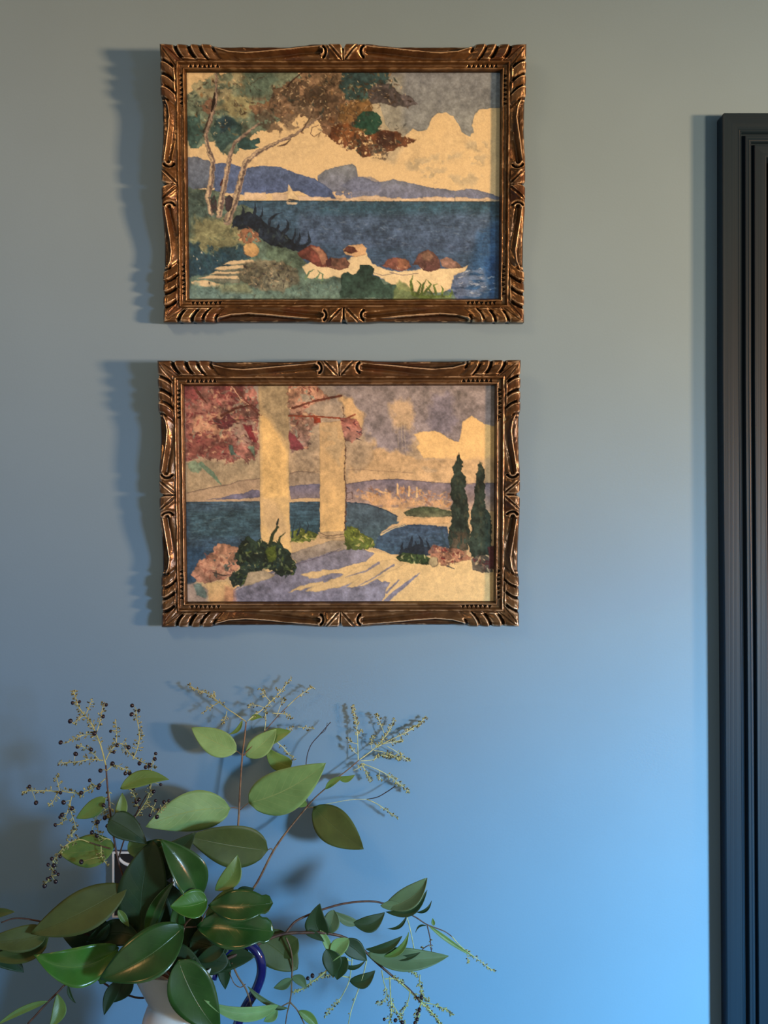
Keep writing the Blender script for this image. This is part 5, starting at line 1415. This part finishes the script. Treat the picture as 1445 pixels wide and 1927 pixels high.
leaf(Dd, 'B', (627, 1714), (680, 1738), 9, 14, 13.6, bend=6, fold=0.3, peak=1.1)
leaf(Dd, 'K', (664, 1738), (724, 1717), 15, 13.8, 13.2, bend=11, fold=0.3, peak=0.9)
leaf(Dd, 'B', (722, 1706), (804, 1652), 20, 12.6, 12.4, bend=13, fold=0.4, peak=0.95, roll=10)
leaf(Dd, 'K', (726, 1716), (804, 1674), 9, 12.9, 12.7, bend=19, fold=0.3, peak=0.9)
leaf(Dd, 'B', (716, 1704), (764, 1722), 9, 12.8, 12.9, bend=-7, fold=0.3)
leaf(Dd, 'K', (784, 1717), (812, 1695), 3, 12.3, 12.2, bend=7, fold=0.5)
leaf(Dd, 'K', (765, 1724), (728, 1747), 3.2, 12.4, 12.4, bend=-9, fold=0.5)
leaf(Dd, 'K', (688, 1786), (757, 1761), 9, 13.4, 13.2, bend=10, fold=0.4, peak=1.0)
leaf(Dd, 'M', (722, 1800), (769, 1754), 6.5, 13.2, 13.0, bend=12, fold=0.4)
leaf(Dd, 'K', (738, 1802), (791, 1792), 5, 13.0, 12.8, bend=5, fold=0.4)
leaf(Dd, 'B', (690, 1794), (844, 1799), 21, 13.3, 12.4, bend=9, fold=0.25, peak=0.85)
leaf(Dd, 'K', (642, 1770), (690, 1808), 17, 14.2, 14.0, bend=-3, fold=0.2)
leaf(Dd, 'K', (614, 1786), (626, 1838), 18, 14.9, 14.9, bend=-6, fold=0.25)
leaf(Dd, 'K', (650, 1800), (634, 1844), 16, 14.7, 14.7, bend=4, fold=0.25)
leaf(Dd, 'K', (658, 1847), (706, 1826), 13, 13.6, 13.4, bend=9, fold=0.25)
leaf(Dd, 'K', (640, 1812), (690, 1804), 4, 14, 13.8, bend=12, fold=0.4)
leaf(Dd, 'B', (549, 1842), (515, 1859), 9, 15.6, 15.8, bend=-3, fold=0.4)
leaf(Dd, 'B', (549, 1838), (577, 1861), 9, 15.4, 15.6, bend=-5, fold=0.4)
leaf(Dd, 'K', (541, 1897), (498, 1886), 4, 15.4, 15.6, bend=-4, fold=0.4)
leaf(Dd, 'L', (522, 1898), (496, 1922), 9, 15.5, 15.6, bend=-4, fold=0.3)
leaf(Dd, 'M', (562, 1902), (600, 1938), 9, 15.2, 15.2, bend=-4, fold=0.3)
leaf(Dd, 'L', (524, 1892), (383, 1881), 13, 18.4, 22.2, bend=-20, fold=0.35, peak=0.75)
leaf(Dd, 'K', (384, 1884), (406, 1940), 11, 19, 19, bend=-3, fold=0.3)
leaf(Dd, 'B', (466, 1856), (545, 1898), 4.5, 17.9, 17.2, bend=9, fold=0.5)
leaf(Dd, 'M', (806, 1741), (890, 1800), 4, 12, 11.6, bend=2, fold=0.3)
leaf(Dd, 'M', (816, 1742), (814, 1728), 3.4, 12, 12, fold=0.3)
leaf(Dd, 'K', (803, 1742), (782, 1755), 1.8, 12, 12, bend=6, fold=0.5)
panicle(Dd, [([(850, 1762, 11.6), (866, 1780, 11.5), (885, 1795, 11.4), (908, 1812, 11.2), (930, 1828, 11)], .5, .25), ([(876, 1790, 11.5), (880, 1802, 11.5), (879, 1812, 11.5)], .35, .2)], M_TWIG, 14, dens=0.9, size=.8)
panicle(Dd, [([(765, 1724, 12.4), (772, 1750, 12.4), (778, 1780, 12.4), (783, 1802, 12.4)], .5, .4)], M_TWIGP, 15, dens=0.1, size=.8)
panicle(Dd, [([(804, 1742, 12), (809, 1765, 12), (811, 1785, 12), (814, 1806, 12)], .6, .35), ([(808, 1778, 12), (798, 1784, 12.2), (786, 1796, 12.4)], .5, .4)], M_STEMD, 16, dens=0.5, size=.8)
panicle(Dd, [([(655, 1804, 14), (632, 1812, 14.4), (608, 1832, 14.8), (584, 1850, 15), (566, 1862, 15.2), (552, 1868, 15.3)], .9, .4), ([(660, 1808, 14), (636, 1804, 14.3), (612, 1814, 14.8)], .5, .3), ([(660, 1840, 14), (625, 1834, 14.4), (605, 1840, 14.8)], .6, .3)], M_TWIG, 17, dens=1.0, size=.8)
panicle(Dd, [([(663, 1776, 13.8), (662, 1810, 14), (657, 1845, 14.2), (648, 1866, 14.3), (636, 1885, 14.4), (622, 1900, 14.5), (611, 1912, 14.5)], .6, .3)], M_TWIGP, 18, dens=0.55, size=.9, start=.6)
panicle(Dd, [([(690, 1806, 13.4), (682, 1840, 13.6), (668, 1880, 13.8), (660, 1905, 14), (653, 1940, 14)], .6, .4)], M_TWIGP, 19, dens=0.1)
panicle(Dd, [([(718, 1826, 13), (722, 1848, 13), (728, 1868, 13), (722, 1884, 13), (708, 1888, 13)], .5, .3), ([(733, 1838, 12.8), (735, 1875, 12.8), (736, 1905, 12.8), (730, 1940, 12.8)], .6, .5), ([(736, 1885, 12.8), (748, 1905, 12.8), (760, 1925, 12.8)], .5, .3),
             ([(772, 1864, 12), (766, 1890, 12.2), (752, 1915, 12.5)], .5, .35), ([(724, 1842, 13), (742, 1842, 12.8), (760, 1848, 12.4)], .5, .3)], M_TWIG, 20, dens=1.0)
panicle(Dd, [([(745, 1842, 12.5), (770, 1864, 12), (792, 1886, 11.6), (815, 1908, 11.4), (838, 1940, 11.2)], .9, .5), ([(792, 1886, 11.6), (815, 1890, 11.4), (835, 1898, 11.3), (850, 1910, 11.2)], .5, .3), ([(790, 1834, 12), (790, 1850, 12), (794, 1872, 11.8)], .5, .4),
             ([(700, 1800, 13.2), (735, 1806, 12.8), (762, 1818, 12.4), (786, 1838, 12)], .6, .4), ([(780, 1870, 12), (798, 1876, 11.8), (806, 1884, 11.8)], .4, .3), ([(792, 1888, 11.6), (786, 1905, 11.6), (782, 1922, 11.6)], .5, .4)], M_TWIG, 21, dens=1.6, size=.9)
DB = [(579, 1841, 15), (789, 1900, 11.6), (793, 1877, 11.7), (785, 1918, 11.6), (781, 1925, 11.6), (723, 1918, 12.8), (757, 1924, 12.5), (744, 1920, 12.6), (588, 1836, 15), (785, 1908, 11.6)]
berries(Dd, DB, 5, r=1.8, stalk_to=[(584, 1850, 15), (792, 1886, 11.6), (782, 1922, 11.6), (730, 1915, 12.8), (752, 1915, 12.5)])

# ================================================================== wall plate half hidden by the leaves
M_PLATE, nt, b = material('black_switch_plate', (0.012, 0.013, 0.016), 0.3)
noise_tint(nt, b, (0.010, 0.011, 0.014), (0.014, 0.015, 0.018), 20)
M_RIM, nt, b = material('white_plate_rim', (0.85, 0.85, 0.83), 0.35)
noise_tint(nt, b, (0.82, 0.82, 0.80), (0.87, 0.87, 0.85), 20)
pa = at(213, 1601, 0.004); pb = at(330, 1724, 0.004)
sw = thing('wall_plate', 'small black wall plate with a thin white rim, mostly hidden behind the leaves', 'wall plate', ((pa.x + pb.x) / 2, -0.0, (pa.z + pb.z) / 2))
box('plate', pa.x, pb.x, -0.006, -0.0003, pb.z, pa.z, M_PLATE, sw, bevel=0.001)
rw_ = 0.0019
V, F = [], []
for (x0, x1, z0, z1) in ((pa.x, pa.x + rw_, pb.z, pa.z), (pb.x - rw_, pb.x, pb.z, pa.z), (pa.x + rw_, pb.x - rw_, pb.z, pb.z + rw_ * .8), (pa.x + rw_, pb.x - rw_, pa.z - rw_, pa.z)):
    v, f = box_vf(x0, x1, -0.0085, -0.0055, z0, z1)
    F += [tuple(i + len(V) for i in q) for q in f]; V += v
mesh('rim', V, F, M_RIM, sw, smooth=False)
g = Geo()
cc_ = at(247, 1600, 0.007)
ring = [cc_ + Vector((math.cos(w), 0, math.sin(w))) * 0.0165 for w in np.linspace(PI * 1.02, PI * 1.62, 21)]
g.tube(ring, 0.0014, 0.0022, 8)
g.build('dial_ring', M_RIM, sw)

# ================================================================== side table under the jug (below the picture)
M_TABLE, nt, b = material('table_oak', (0.25, 0.15, 0.08), 0.45)
noise_tint(nt, b, (0.2, 0.115, 0.06), (0.3, 0.19, 0.10), 12, vec_scale=(1, 14, 14))
tb = thing('side_table', 'narrow wooden side table below the view, carrying the white jug', 'table', (-0.2, -0.2, 0.0))
box('tabletop', -0.62, 0.22, -0.40, -0.02, TABLE_Z - 0.03, TABLE_Z, M_TABLE, tb, bevel=0.004)
box('apron', -0.58, 0.18, -0.37, -0.05, TABLE_Z - 0.10, TABLE_Z - 0.03, M_TABLE, tb, bevel=0.002)
for x in (-0.60, 0.16):
    for y in (-0.39, -0.07):
        box('leg', x, x + 0.04, y, y + 0.04, 0.0, TABLE_Z - 0.03, M_TABLE, tb, bevel=0.003)

for o in list(SC.objects):
    if '_o' in o:
        del o['_o']
